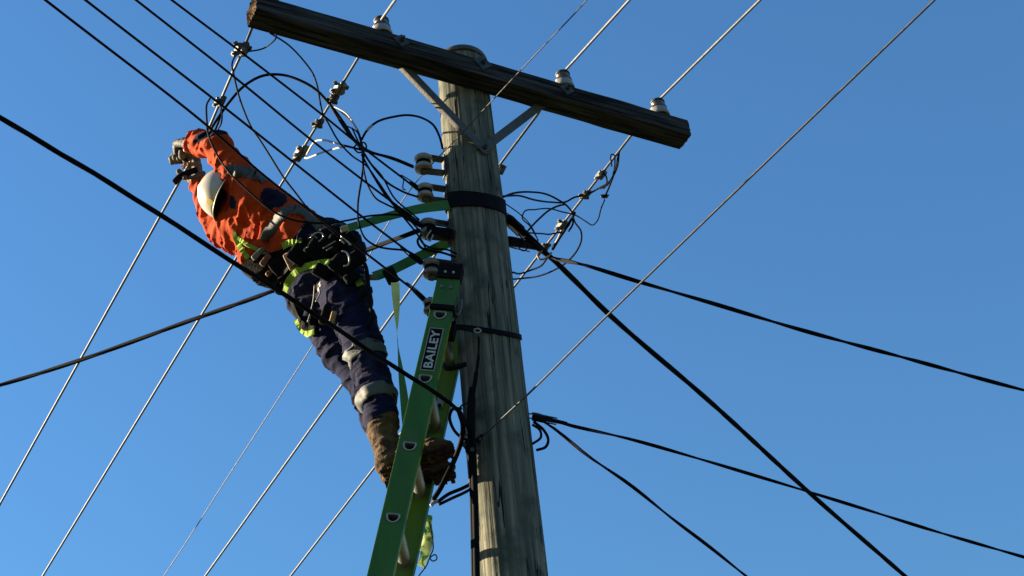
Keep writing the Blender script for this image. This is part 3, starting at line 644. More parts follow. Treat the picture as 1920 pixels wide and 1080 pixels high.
clamp(P(877, 838, 5.53), cdir(.6, 1, 0), 'black clamp on the left of the pole by the boot soles', 1.0, 8, 'rubber')
clamp(P(896, 826, 5.56), cdir(1, -1, 0), 'small clamp tying the silver wire to the pole front', .8, 9, 'rubber')
# wedge clamps for heavy cables
def wedge(a, b, r0, r1, label):
    a = P(*a); b = P(*b); d, e, n_ = frame(b - a, CU); L = np.linalg.norm(b - a)
    t = thing('cable_wedge_clamp', label, 'cable clamp', a, 'black wedge clamps holding the heavy cables')
    v = []
    for s, r in ((0, r0), (.12, r0 * 1.15), (.85, r1 * 1.1), (1, r1)):
        for x, y in ((-1, -.7), (1, -.7), (1, .7), (-1, .7)): v.append(a + d * L * s + e * r * x + n_ * r * y)
    f = [(3, 2, 1, 0), (12, 13, 14, 15)] + [(i * 4 + k, i * 4 + (k + 1) % 4, i * 4 + 4 + (k + 1) % 4, i * 4 + 4 + k) for i in range(3) for k in range(4)]
    bevel(link('wedge_body', v, f, M['rubber'], t, False), .004)
    mb = MB(); mb.add(*tube_vf(spline([a + n_ * r0 + d * L * .7, a + n_ * r0 * .8, a - d * .05, a - n_ * r0 * .8, a - n_ * r0 + d * L * .7], 6), .003, 6)); mb.build('bail', M['dullsteel'], t, True)
wedge((948, 408, 5.78), (990, 446, 5.88), .026, .020, 'upper right black wedge clamp jutting from behind the pole')
wedge((950, 452, 5.76), (1012, 466, 5.9), .024, .014, 'lower right black wedge clamp under the first')
wedge((1000, 781, 5.70), (1062, 794, 5.8), .013, .010, 'long flat clamp on the low cable right of the pole')
wedge((846, 440, 5.62), (800, 428, 5.58), .030, .018, 'black wedge clamp between the pole and the middle insulator')
wedge((758, 404, 5.56), (790, 424, 5.6), .009, .013, 'slim black sleeve at the wire end left of the middle insulator')
wedge((768, 341, 5.58), (790, 358, 5.62), .009, .013, 'slim black sleeve at the wire end left of the second insulator')
wedge((768, 476, 5.58), (792, 494, 5.62), .010, .014, 'slim black sleeve left of the fourth insulator')
wedge((778, 545, 5.6), (800, 566, 5.63), .009, .014, 'slim black sleeve by the ladder top')

# ------------------------------------------------------------------ shackle insulators on the left of the pole
def shackle(px, py, w_px, h_px, label, yb=5.66, detail=True, both=True, dirty=False):
    c = P(px, py, YS); t = thing('shackle_insulator', label, 'insulator', c, 'shackle insulators fixed to the left side of the pole')
    s = 7.35 / FPX; R_ = w_px / 2 * s; Hh = h_px * s * 1.05; ax = nrm(np.array([.04, -.10, 1.0])); d, a, b = frame(ax)
    pr = [(R_ * .45, -.5), (R_ * .92, -.49), (R_, -.40), (R_ * .98, -.24), (R_ * .80, -.12), (R_ * .66, -.03), (R_ * .66, .04), (R_ * .82, .13), (R_ * .98, .24), (R_, .40), (R_ * .9, .49), (R_ * .45, .5)]
    mb = MB(); mb.add(*lathe_vf(c, ax, [(r, h * Hh) for r, h in pr], 32)); link('spool', mb.v, mb.f, M['porcgrey' if dirty else 'porc'], t)
    mb = MB()
    mb.add(*cyl_vf(c - ax * Hh * .66, c + ax * Hh * .66, .009, 8)); mb.add(*cyl_vf(c - ax * Hh * .72, c - ax * Hh * .60, .017, 6)); mb.build('bolt', M['dullsteel'], t)
    z = c[2]; r = prad(z); pc = np.array([PX0, PY0, 0]); hd = nrm(np.array([c[0] - PX0, c[1] - PY0, 0.]))
    mb = MB()
    for k in (-1, 1):
        q = c + ax * Hh * .55 * k; e = pc + hd * (r + .002); e[2] = q[2]
        sidev = nrm(np.cross(hd, (0, 0, 1)))
        mb.add(*box_vf((q + e) / 2, (q - e) / 2 + hd * .012, sidev * .019, np.array([0, 0, .0035])))
    e = pc + hd * (r + .006); e[2] = c[2]; mb.add(*box_vf(e, hd * .0035, nrm(np.cross(hd, (0, 0, 1))) * .022, np.array([0, 0, Hh * .8])))
    bevel(mb.build('bracket', M['dullsteel'], t), .0012)
    ring = [c + R_ * .72 * (cos(q) * a + sin(q) * b) for q in np.linspace(0, 2 * pi, 21)]
    mb = MB(); mb.add(*tube_vf(ring, .005, 6)); mb.add(*tube_vf([q + ax * .008 for q in ring], .004, 6)); mb.build('wrapped_wire', M['black'], t, True)
shackle(794, 307, 36, 30, 'cream spool insulator in open bracket, highest on the pole side')
shackle(797, 361, 33, 26, 'second spool insulator from the top, black cable wrapped on it')
shackle(803, 429, 34, 30, 'middle grey spool insulator beside the black wedge clamp', dirty=True)
shackle(809, 504, 33, 30, 'fourth spool insulator, just above and left of the ladder top', dirty=True)
shackle(807, 575, 26, 24, 'lowest spool insulator, half hidden behind the ladder rail', dirty=True)

# ------------------------------------------------------------------ ladder
YL = 5.44
T0 = P(838, 536, YL); T1 = P(712, 1080, YL); ld = nrm(T0 - T1); lw = np.array([ld[2], 0, -ld[0]])      # up the ladder; towards the pole
def lp(t, wv=0., y=0.): return T0 - ld * t + lw * wv + np.array([0, y, 0])                           # t = distance down from T0
def lt(px, py): q = P(px, py, YL) - T0; return -float(q @ ld), float(q @ lw)
ladder = thing('extension_ladder', 'green fibreglass ladder with aluminium rungs leaning on the pole', 'ladder', lp(0) * np.array([1, 1, 0]))
tB = float(T0[2]) / ld[2] - .01                      # down to the ground
tT = lt(842, 512)[0]
HW, GAP, TH = .043, .36, .006
hs = [lt(827, 592)[0], lt(800, 713)[0], lt(770, 840)[0], lt(738, 972)[0]]
sp = (hs[3] - hs[0]) / 3; print('rung spacing', sp, hs, 'tB', tB)
rts = []
k = 0
while hs[0] + sp * k < tB - .1: rts.append(hs[0] + sp * k); k += 1
def dshape(w=.0245, h=.0165, n=14):                  # D section: flat on top, in (lw, ld) coordinates
    pts = [(-w, h * .75), (-w * .8, h), (w * .8, h), (w, h * .75)]
    for i in range(n + 1):
        a = -pi * i / n; pts.append((w * cos(a), h * .4 + (h * 1.55) * sin(a)))
    return pts
def rail(y0, sgn, t_a, t_b, parent):
    cu = bpy.data.curves.new('rail', 'CURVE'); cu.dimensions = '2D'; cu.fill_mode = 'BOTH'; cu.extrude = TH / 2
    def sp_(pts):
        s = cu.splines.new('POLY'); s.points.add(len(pts) - 1); s.use_cyclic_u = True
        for i, (x, y) in enumerate(pts): s.points[i].co = (x, y, 0, 1)
    sp_([(-HW, -t_b), (HW, -t_b), (HW, -t_a), (-HW, -t_a)])
    for r in rts:
        if t_a + .02 < r < t_b - .02: sp_([(x * .86, -r + z * .86) for x, z in dshape()])
    tmp = bpy.data.objects.new('tmp', cu); COL.objects.link(tmp); dg = bpy.context.evaluated_depsgraph_get()
    me = bpy.data.meshes.new_from_object(tmp.evaluated_get(dg)); bpy.data.objects.remove(tmp)
    vv = [lp(-q.co.y, q.co.x, y0 + q.co.z) for q in me.vertices]; ff = [tuple(p.vertices) for p in me.polygons]
    mb = MB(); mb.add(vv, ff); c = lp((t_a + t_b) / 2, 0, y0)
    for k in (-1, 1): mb.add(*box_vf(c + lw * k * (HW + .0015) + np.array([0, sgn * .014, 0]), ld * (t_b - t_a) / 2, lw * .0025, np.array([0, .0175, 0])))
    return bevel(mb.build('rail', M['ladder'], parent), .0012, 2)
rail(0, 1, tT + .02, tB, ladder); rail(GAP, -1, tT + .02, tB, ladder)
for r in rts:
    pr = dshape(); v = []; f = []; n = len(pr)
    for y in (-.006, GAP + .005):
        for sc in (1., .82):
            for x, z in pr: v.append(lp(r - z * sc, x * sc, y))
    for k in range(n):
        k2 = (k + 1) % n
        f += [(k, k2, 2 * n + k2, 2 * n + k), (n + k2, n + k, 3 * n + k, 3 * n + k2), (k2, k, n + k, n + k2), (2 * n + k, 2 * n + k2, 3 * n + k2, 3 * n + k)]
    o = link('rung', v, f, M['rung'], ladder, False)
    for y in (-.0045, GAP - .0045):
        mb = MB(); a = [lp(r - z * 1.09, x * 1.09, y) for x, z in pr]; b = [lp(r - z * .98, x * .98, y) for x, z in pr]; c_ = [q - np.array([0, .003, 0]) for q in a]; d_ = [q - np.array([0, .003, 0]) for q in b]
        mb.add(a + b + c_ + d_, [(k, (k + 1) % n, 2 * n + (k + 1) % n, 2 * n + k) for k in range(n)] + [(2 * n + k, 2 * n + (k + 1) % n, 3 * n + (k + 1) % n, 3 * n + k) for k in range(n)])
        mb.build('rim', M['trim'], o)
for y in (0, GAP):                                   # rubber end caps and straps
    c = lp(tT - .005, 0, y + (.012 if y == 0 else -.012)); mb = MB(); mb.add(*box_vf(c, ld * .037, lw * .050, np.array([0, .026, 0])))
    for k in range(4): mb.add(*box_vf(c + ld * .036 + lw * (.025 * (k - 1.5)), ld * .008, lw * .010, np.array([0, .022, 0])))
    cap = bevel(mb.build('end_cap', M['rubber'], ladder), .004)
    mb = MB()
    for k in (-.016, .018): mb.add(*cyl_vf(c + lw * k - ld * .012 - np.array([0, .026, 0]), c + lw * k - ld * .012 - np.array([0, .031, 0]), .0055, 10))
    mb.build('rivet', M['trim'], cap)
for k in (-.018, .018):
    q = lp(tT + .075, k, -.004); mb = MB(); mb.add(*lathe_vf(q, (0, -1, 0), [(.009, 0), (.009, .002), (.006, .005), (0, .006)], 14)); mb.build('rivet', M['galv'], ladder, True)
ts = lt(836, 579)[0]
mb = MB(); mb.add(*box_vf(lp(ts, .002, .012), ld * .012, lw * .052, np.array([0, .028, 0]))); bevel(mb.build('rail_strap', M['rubber'], ladder), .003)
# name plate on the near rail
pt0, _ = lt(832, 615); tb0, _ = lt(799, 694); tc = (pt0 + tb0) / 2 + .006; hl = (tb0 - pt0) / 2 * .95
mb = MB(); mb.add(*box_vf(lp(tc, 0, -.0045), ld * (hl + .004), lw * .0290, np.array([0, .0012, 0]))); trim = mb.build('name_plate_border', M['trim'], ladder)
mb = MB(); mb.add(*box_vf(lp(tc, 0, -.0062), ld * hl, lw * .0255, np.array([0, .0012, 0]))); pl = mb.build('name_plate', M['plate'], ladder)
cu = bpy.data.curves.new('txt', 'FONT'); cu.body = 'BAILEY'; cu.size = 1; cu.align_x = 'CENTER'; cu.align_y = 'CENTER'; cu.extrude = .01; cu.offset = .022; cu.space_character = 1.05
tmp = bpy.data.objects.new('tmp', cu); COL.objects.link(tmp); dg = bpy.context.evaluated_depsgraph_get(); me = bpy.data.meshes.new_from_object(tmp.evaluated_get(dg)); bpy.data.objects.remove(tmp)
xs = np.array([q.co[:] for q in me.vertices]); ctr = (xs.max(0) + xs.min(0)) / 2; wx = xs[:, 0].max() - xs[:, 0].min(); wy = xs[:, 1].max() - xs[:, 1].min()
vv = [lp(tc - (q[0] - ctr[0]) / wx * hl * 1.84, -(q[1] - ctr[1]) / wy * .036, -.0078 - q[2] * .02) for q in xs]
o = link('lettering', vv, [tuple(p.vertices) for p in me.polygons], M['letter'], pl, False)
# fittings between the rails near the top
hk = lt(852, 612)[0]
mb = MB(); mb.add(*box_vf(lp(hk, .048, .05), ld * .028, lw * .018, np.array([0, .022, 0]))); mb.add(*cyl_vf(lp(hk - .03, .05, .04), lp(hk - .03, .05, .07), .018, 14)); bevel(mb.build('hook', M['rubber'], ladder), .003)
mb = MB(); mb.add(*tube_vf(spline([lp(hk - .16, .062, .03), lp(hk - .13, .045, .03), lp(hk - .09, .050, .03), lp(hk - .08, .062, .03), lp(hk - .11, .072, .03), lp(hk - .16, .066, .03)], 6), .0045, 8)); mb.build('snap_hook', M['galv'], ladder, True)
q = lt(826, 755); mb = MB(); mb.add(*box_vf(P(826, 752, YL + GAP - .012), ld * .03, lw * .016, np.array([0, .002, 0]))); br_ = bevel(mb.build('bracket_plate', M['trim'], ladder), .003)
mb = MB(); mb.add(*cyl_vf(P(824, 760, YL + GAP - .014), P(824, 760, YL + GAP - .022), .008, 10)); mb.build('bolt', M['rubber'], br_)
mb = MB(); mb.add(*tube_vf(spline(rawpts([(833, 686, 5.60), (842, 691, 5.55), (858, 688, 5.56), (872, 683, 5.58)]), 6), .011, 10)); mb.build('rung_lashing', M['rubber'], ladder, True)

# black lashing strap round the pole
def pole_ring(z, wid, r_off, a0, a1, n=60, tilt=0., dip=0.):
    p = []
    for i in range(n + 1):
        a = a0 + (a1 - a0) * i / n; r = prad(z) + r_off; p.append(np.array([PX0 + r * cos(a), PY0 + r * sin(a), z + tilt * cos(a) + dip * sin(a)]))
    return p
lash = thing('lashing_strap', 'narrow black strap tying the ladder head to the pole', 'strap', (PX0, PY0, P(930, 626, 5.57)[2]))
def ring_fit(l, f_, r): zl_, zf_, zr_ = P(*l, 5.7)[2], P(*f_, 5.57)[2], P(*r, 5.7)[2]; c = (zl_ + zr_) / 2; return c, (zr_ - zl_) / 2, c - zf_
zl, ti_, di_ = ring_fit((868, 612), (922, 620), (974, 633))
mb = MB(); ring = pole_ring(zl, .02, .005, 0, 2 * pi, 72, ti_, di_); mb.add(*ribbon_vf(ring, .022, np.array([0, 0, 1.]), .005)); mb.build('band', M['rubber'], lash)
mb = MB(); mb.add(*ribbon_vf(spline(rawpts([(853, 613, 5.5), (875, 617, 5.52), (900, 622, 5.555)]), 5), .018, np.array([0, 0, 1.]), .004)); mb.build('strap_tail', M['rubber'], lash)
mb = MB(); mb.add(*tube_vf(spline(rawpts([(888, 618, 5.53), (896, 616, 5.53), (902, 620, 5.53), (896, 624, 5.53), (888, 620, 5.53)]), 5), .003, 6)); mb.build('hook', M['trim'], lash, True)

# ------------------------------------------------------------------ green positioning strap
zc, tc_, dc_ = ring_fit((838, 383), (893, 373), (948, 392))
strap = thing('positioning_strap', 'green webbing strap from the worker\'s hip round the pole, in a wide black sleeve', 'strap', (PX0, PY0, zc))
mb = MB(); ring = pole_ring(zc, .07, .006, pi * .95, pi * 2.35, 72, tc_, dc_); mb.add(*ribbon_vf(ring, .080, np.array([0, 0, 1.]), .007)); bevel(mb.build('sleeve', M['rubber'], strap), .002)
e0 = ring[0]
up = rawpts([(842, 384, 5.62), (795, 390, 5.60), (745, 401, 5.58), (700, 414, 5.56), (650, 428, 5.52)])
mb = MB(); mb.add(*ribbon_vf(spline(up, 8), np.interp(np.linspace(0, 1, 33), [0, .4, 1], [.062, .052, .040]), np.array([.1, .1, 1.]), .003)); mb.build('webbing', M['webgreen'], strap)
dn = rawpts([(846, 452, 5.76), (815, 467, 5.70), (770, 489, 5.64), (735, 506, 5.60), (703, 518, 5.56)])
mb = MB(); mb.add(*ribbon_vf(spline(dn, 8), .046, np.array([.1, .1, 1.]), .003)); mb.build('webbing', M['webgreen'], strap)
mb = MB(); b0 = P(733, 517, 5.56); mb.add(*box_vf(b0, cdir(.5, 1, 0) * .036, cdir(1, -.5, 0) * .026, cdir(0, 0, 1) * .016)); bevel(mb.build('buckle', M['rubber'], strap), .008, 3)
mb = MB(); mb.add(*box_vf(P(694, 520, 5.55), CR * .030, CU * .013, CF * .006)); mb.add(*tube_vf(spline([P(677, 525, 5.55) + .022 * (cos(a) * CR + sin(a) * CU) for a in np.linspace(0, 2 * pi, 14)], 3), .005, 8)); bevel(mb.build('swivel_hook', M['galv'], strap), .002)
# hanging tail
tl = rawpts([(741, 530, 5.56), (743, 570, 5.56), (744, 615, 5.565), (747, 660, 5.57), (752, 700, 5.58), (757, 740, 5.60), (762, 790, 5.62), (768, 850, 5.64)])
sp8 = spline(tl, 8); n8 = len(sp8); wds = []; wwd = []
for i in range(n8):
    t = i / (n8 - 1); a = 0.15 + (1.5 if t > .28 else t / .28 * 1.35) + (max(0, t - .4) * 3.2); wds.append(cos(a) * CR * 1.0 + sin(a) * CF); wwd.append(.035)
tail = thing('hanging_strap', 'twisted yellow green strap tail hanging from a black buckle behind the ladder', 'strap', sp8[0])
kk = int(n8 * .36)
mb = MB(); mb.add(*ribbon_vf(sp8[:kk + 1], wwd[:kk + 1], wds[:kk + 1], .002)); mb.build('sunlit_end', M['webyellow'], tail)  # upper stretch, its sunlit glow painted in as pale yellow
mb = MB(); mb.add(*ribbon_vf(sp8[kk:], wwd[kk:], wds[kk:], .002)); mb.build('webbing', M['webgreen'], tail)
t2 = rawpts([(801, 965, 5.86), (803, 1000, 5.84), (798, 1030, 5.82), (790, 1062, 5.82)]); t2s = spline(t2, 6)
o = link('hanging_strap', *ribbon_vf(t2s, .045, [nrm(CR * cos(.6 + .5 * sin(i * .5)) + CF * sin(.6 + .5 * sin(i * .5))) for i in range(len(t2s))], .002), M['webpale'])
tag(o, 'crumpled pale strap end poking out low behind the far ladder rail', 'strap')

# ------------------------------------------------------------------ PERSON
exec_person = True
Yp = 5.72
person = thing('person', 'worker in orange jacket and white helmet leaning back from the ladder, gripping a wire', 'person', P(610, 515, Yp))
def pm(x, y, Y=Yp): return P(x, y, Y)
hipC = pm(600, 500); neck = pm(432, 392, 5.76)
# --- points shared by body and clothes
HR, KR, AKR = pm(650, 560, 5.66), pm(682, 652, 5.66), pm(716, 788, 5.66)
HL, KL, AKL = pm(586, 560, 5.82), pm(634, 655, 5.80), pm(704, 790, 5.79)
SHR, ELR, WRR = pm(470, 372, 5.62), pm(405, 273, 5.56), pm(366, 268, 5.70)
SHL, ELL, WRL = pm(420, 430, 5.86), pm(397, 402, 5.90), pm(372, 340, 5.90)
HDC = pm(436, 369, 5.72)
helm_up = cdir(-.90, -.38, .15); face = nrm(cdir(-.25, -.35, 1.0) - helm_up * float(cdir(-.25, -.35, 1.0) @ helm_up)); side = np.cross(helm_up, face)
# --- hands (inside the gloves the body carries plain hands)
def hand(B, wrist, fd, pn, sd, curl=.8, s=1., spread=.022, r=.0105, m=0, thumb=1):
    fd = nrm(fd); pn = nrm(pn - (pn @ fd) * fd); sd = nrm(np.cross(fd, pn)) * sd
    lens = [.075, .085, .079, .062]
    for i in range(4):
        o_ = (i - 1.5) * spread * s; k0 = wrist + sd * o_ * .55 + fd * .01; k1 = wrist + fd * .088 * s * (1 - .05 * abs(i - 1.3)) + sd * o_
        B.rc(k0, k1, .015 * s, .0135 * s, m=m, k=.012)
        a = 0; q = k1
        for j, fr in enumerate((.45, .31, .24)):
            a += curl * (.75 if j == 0 else 1.05) * (1 + .12 * (i - 1.5)); dv = fd * cos(a) + pn * sin(a); q2 = q + dv * lens[i] * fr * 1.15 * s
            B.rc(q, q2, r * s * (1 - .08 * j), r * s * (1 - .08 * (j + 1)), m=m, k=.004); q = q2
    tb = wrist + fd * .025 * s - sd * .030 * s; t1 = tb + (fd * .65 - sd * .55 + pn * .45) * .045 * s; t2 = t1 + (fd * .8 + sd * .15 + pn * .75) * .034 * s
    B.rc(tb, t1, .0155 * s, .0125 * s, m=m, k=.010); B.rc(t1, t2, .012 * s, .010 * s, m=m, k=.004); return B
hR = dict(wrist=WRR + (pm(352, 262, 5.80) - WRR) * .15, fd=pm(338, 262, 5.86) - WRR, pn=cdir(.15, 1, .2), sd=1)
hL = dict(wrist=WRL, fd=pm(362, 296, 5.88) - WRL, pn=cdir(-1, -.1, -.3), sd=1)
# --- body: one continuous surface
bd = Body(k=.03)
nb_, cb_ = pm(455, 405, 5.74), pm(590, 485, Yp)
bd.rc(cb_, nb_, .085, .085, .8, CF); bd.rc(pm(607, 455, 5.68), pm(487, 385, 5.70), .055, .06); bd.rc(pm(573, 505, 5.8), pm(450, 432, 5.8), .045, .045)
bd.rc(nb_, neck, .07, .055); bd.rc(neck, HDC, .052, .055)
bd.rc(HDC - helm_up * .0, HDC + helm_up * .035, .082, .080, k=.02); bd.rc(HDC + face * .035 - helm_up * .045, HDC + face * .065 - helm_up * .072, .052, .034, k=.03)
bd.rc(HDC + face * .088 - helm_up * .012, HDC + face * .104 - helm_up * .038, .008, .014, k=.012)                      # nose
for k_ in (-1, 1):
    bd.rc(HDC + side * .080 * k_ - helm_up * .035, HDC + side * .086 * k_ - helm_up * .005 - face * .008, .010, .014, k=.006)   # ears
    bd.rc(HDC + face * .082 + side * .030 * k_ + helm_up * .008, HDC + face * .082 + side * .030 * k_ + helm_up * .008, .011, .011, m=1, k=.003)
bd.rc(HDC + face * .086 - helm_up * .062 - side * .02, HDC + face * .086 - helm_up * .062 + side * .02, .008, .008, k=.004)
bd.rc(SHR, ELR, .055, .045); bd.rc(ELR, WRR, .042, .028); bd.rc(SHL, ELL, .035, .030); bd.rc(ELL, WRL, .030, .025)
bd.rc(cb_, HR, .10, .09); bd.rc(cb_, HL, .10, .09); bd.rc(HR, KR, .065, .045); bd.rc(KR, AKR, .040, .034); bd.rc(HL, KL, .060, .042); bd.rc(KL, AKL, .030, .030)
TOER = pm(826, 838, 5.58); TOEL = pm(822, 872, 5.76); HER = pm(733, 868, 5.63); HEL = pm(735, 892, 5.79)
bd.rc(AKR, HER, .036, .034); bd.rc(HER, TOER, .034, .026); bd.rc(AKL, HEL, .036, .034); bd.rc(HEL, TOEL, .034, .026)
hand(bd, hR['wrist'], hR['fd'], hR['pn'], hR['sd'], .75, .88, r=.0085); hand(bd, hL['wrist'], hL['fd'], hL['pn'], hL['sd'], .85, .88, r=.0085)
body = bd.mesh('body', .0075, [M['skin'], M['eye']], person, lambda c, s: (np.argmin([d for d, t in s.each(c)], 0)[:, None] == np.array([[i for i, p in enumerate(s.pr) if p[6] == 1]])).any(1).astype(int))
# --- jacket
ax_t = nrm(nb_ - cb_); fr_ = frame(ax_t); AX = np.stack([fr_[0], fr_[1], fr_[2]], 1)
jk = Body(k=.045, fold=.021, ff=(19, 7, 8), axis=AX)
jk.rc(pm(590, 478, Yp), pm(462, 405, 5.74), .118, .120, .85, CF)
jk.rc(pm(606, 458, 5.66), pm(484, 376, 5.66), .085, .088); jk.rc(pm(560, 505, 5.80), pm(436, 436, 5.82), .085, .085)
jk.rc(pm(470, 480, 5.72), pm(500, 500, 5.74), .05, .06)
jk.rc(pm(455, 400, 5.74), pm(436, 390, 5.76), .085, .072, m=1)                       # collar
jk.rc(SHR + nrm(cb_ - nb_) * .02, ELR, .092, .058, k=.05); jk.rc(ELR, pm(384, 268, 5.63), .057, .050, k=.02); jk.rc(pm(384, 268, 5.63), WRR, .054, .048, k=.02)   # right sleeve
jk.rc(SHL, ELL, .070, .050, k=.04); jk.rc(ELL, WRL + (ELL - WRL) * .12, .048, .040, k=.02)           # left sleeve
iR, iL = (5, 6, 7), (8, 9)
pa1, pa2 = pm(510, 372, 5.6), pm(440, 258, 5.56)
def jclass(c, s):
    e = s.each(c); D = np.array([d for d, t in e]); w_ = D.argmin(0); T = np.array([t for d, t in e]); m = np.zeros(len(c), int)
    m[(w_ == 4) & (T[4] > .3)] = 1
    vn = vnoise(c * 30) * .012
    m[np.linalg.norm(c - hit(s, 514, 372), axis=1) + vn < .066] = 1
    m[np.linalg.norm(c - hit(s, 434, 380), axis=1) + vn < .036] = 1                 # navy collar                 # navy side gusset
    q = hit(s, 420, 262); dd = c - q; al = nrm(pm(445, 285, 5.5) - pm(400, 243, 5.5)); pr_ = dd @ al; pe = np.linalg.norm(dd - pr_[:, None] * al, axis=1)
    up_ = (c - ELR) @ CU; m[((w_ == 5) | (w_ == 6)) & (up_ - .25 * ((c - ELR) @ CR) + vn > .046)] = 1
    t0 = T[0]; ww = ((w_ == 0) | (w_ == 1) | (w_ == 2)); m[ww & ((c - cb_) @ ax_t + vn < .075)] = 1                 # navy hem
    return m
jacket = jk.mesh('jacket', .0068, [M['orange'], M['navy']], person, jclass)
# reflective tape on the jacket
def hoopobj(name, B, c, axis, wid, m, sub=None, off=.004, par=None, **k):
    v, f = hoop_vf(B, c, axis, wid, off, sub, **k); return link(name, v, f, M[m], par or jacket)
armax = nrm(ELR - SHR)
def child(o, p):                                     # keep world place under a parent that is itself a child
    o.parent = p; o.matrix_parent_inverse = Matrix.Identity(4); o.matrix_world = Matrix.Identity(4); return o
def sub_link(name, v, f, m, par): o = link(name, v, f, m); o.parent = par; o.matrix_parent_inverse = par_inv(par); return o
def par_inv(p):
    loc = Vector((0, 0, 0)); q = p
    # parts are authored in world space: their chain only undoes the root offset
    return Matrix.Identity(4)
def tapehoop(B, c, axis, wid, sub, par, name='reflective_tape', off=.004, m='tape', **k):
    v, f = hoop_vf(B, c, axis, wid, off, sub, **k); o = link(name, v, f, M[m]); o.parent = par; return o
def tapestrap(B, pix, wid, par, off=.005, name='reflective_tape'):
    v, f = strap_vf(B, pix, wid, off, None, .002); o = link(name, v, f, M['tape'], None, True); o.parent = par
tapestrap(jk, [(427, 324), (434, 321), (450, 321), (472, 326), (490, 334), (497, 340)], .056, jacket)
tapestrap(jk, [(497, 452), (504, 438), (515, 421), (528, 404), (541, 396)], .056, jacket)
tapestrap(jk, [(538, 394), (556, 393), (572, 400), (590, 414), (604, 430)], .046, jacket, .006)
# --- trousers
axl = nrm(AKR - HR); fr_ = frame(axl); AXL = np.stack([fr_[0], fr_[1], fr_[2]], 1)
tr = Body(k=.04, fold=.017, ff=(26, 9, 9), axis=AXL)
tr.rc(pm(612, 470, Yp), pm(612, 520, Yp), .135, .150, .85, CF); tr.rc(pm(592, 500, 5.76), pm(600, 545, 5.76), .13, .135, .9, CF)
tr.rc(pm(640, 525, 5.66), HR, .105, .098); tr.rc(HR, KR, .096, .071); tr.rc(KR, pm(703, 735, 5.66), .071, .068); tr.rc(pm(703, 735, 5.66), pm(716, 784, 5.66), .068, .067)
tr.rc(pm(575, 530, 5.82), HL, .105, .095); tr.rc(HL, KL, .094, .074); tr.rc(KL, pm(690, 735, 5.80), .072, .062); tr.rc(pm(690, 735, 5.80), pm(706, 786, 5.79), .064, .060)
trous = tr.mesh('trousers', .0068, [M['navyworn']], person)
tapehoop(tr, pm(690, 669, 5.66), axl, .054, (3, 4), trous, R0=.2); tapehoop(tr, pm(706, 750, 5.66), axl, .056, (4, 5), trous, R0=.2)
# --- boots
def boot(ank, heel, toe, up2, name='boot'):
    d = nrm(toe - heel); u = nrm(nrm(up2 - heel) - (nrm(up2 - heel) @ d) * d); s = np.cross(d, u)
    b = Body(k=.03, fold=.013, ff=(34, 12, 12), axis=np.stack(frame(ank - heel), 1))
    b.rc(up2, ank, .058, .050); b.rc(ank, heel + u * .012, .050, .046); b.rc(heel + u * .006, heel + d * .09 + u * .01, .044, .046, .9, u); b.rc(heel + d * .09 + u * .008, toe - d * .035, .047, .044, .78, u); b.rc(toe - d * .04, toe, .046, .036, .8, u)
    o = b.mesh(name, .006, [M['boot']], person)
    mb = MB(); N_ = 40; v = []; prof = []
    for i in range(N_):
        a = 2 * pi * i / N_; L_ = np.linalg.norm(toe - heel); x = cos(a); wd = .045 * (1.0 - .22 * (abs(x - .1) ** 2)) * (.86 if abs(x + .15) < .25 else 1.0)
        prof.append((L_ / 2 + .01 + (L_ / 2 + .032) * x, wd * math.copysign(abs(sin(a)) ** .6, sin(a))))
    for z in (-.022, -.040):
        for x, y in prof: v.append(heel - d * .0 + d * x + s * y + u * z)
    f = [(i, (i + 1) % N_, N_ + (i + 1) % N_, N_ + i) for i in range(N_)] + [tuple(range(N_, 2 * N_)), tuple(range(N_))[::-1]]
    mb.add(v, f)
    L_ = np.linalg.norm(toe - heel)
    for i in range(9):                                # tread blocks
        x = -.02 + (L_ + .045) * i / 8
        if .30 < i / 8 < .48: continue
        for j in (-1, 0, 1): mb.add(*box_vf(heel + d * x + s * j * .027 + u * (-.044), d * .0085, s * .0105, u * .005))
    so_ = link('sole', mb.v, mb.f, M['sole'], None, False); so_.parent = o; bevel(so_, .0015, 1)
    # laces
    return o
boot(AKR, pm(730, 872, 5.63), pm(833, 838, 5.56), pm(719, 795, 5.66)); boot(AKL + CR * .014, pm(736, 893, 5.79), pm(835, 880, 5.78), pm(718, 800, 5.79))
# --- helmet
hm = thing; d_, s_, f_ = helm_up, side, face
v = []; f = []; n1, n2 = 48, 16; hc = HDC + helm_up * .016 - CF * .05; HX, HY, HZ = .140, .120, .130
for th_ in (0, 1):
    for j in range(n2 + 1):
        ph = (pi / 2) * j / n2
        for i in range(n1):
            a = 2 * pi * i / n1; rr = (1 - .035 * th_) ; ex = cos(a) * HX; ey = sin(a) * HY
            ridge = .006 * max(0, cos(a * 2)) ** 8 * sin(ph) ** .5 if j < n2 else 0
            v.append(hc + rr * ((f_ * ex + s_ * ey) * cos(ph) ** .85 + d_ * (HZ + ridge) * sin(ph)))
for th_ in (0, 1):
    o_ = th_ * (n2 + 1) * n1
    for j in range(n2):
        for i in range(n1): a = o_ + j * n1 + i; b = o_ + j * n1 + (i + 1) % n1; f.append((a, b, b + n1, a + n1) if th_ == 0 else (b, a, a + n1, b + n1))
o_ = (n2 + 1) * n1
for i in range(n1): f.append(((i + 1) % n1, i, o_ + i, o_ + (i + 1) % n1))
helmet = link('helmet', v, f, M['helmet'], person)
v = []; f = []
for i in range(n1):
    a = 2 * pi * i / n1; ex, ey = cos(a), sin(a); w_ = .016 + .030 * max(0, cos(a)) ** 2
    for (k_, z) in ((0, .003), (w_, -.006), (w_, -.010), (0, -.003)): v.append(hc + f_ * ex * (HX - .002 + k_) + s_ * ey * (HY - .002 + k_) + d_ * z)
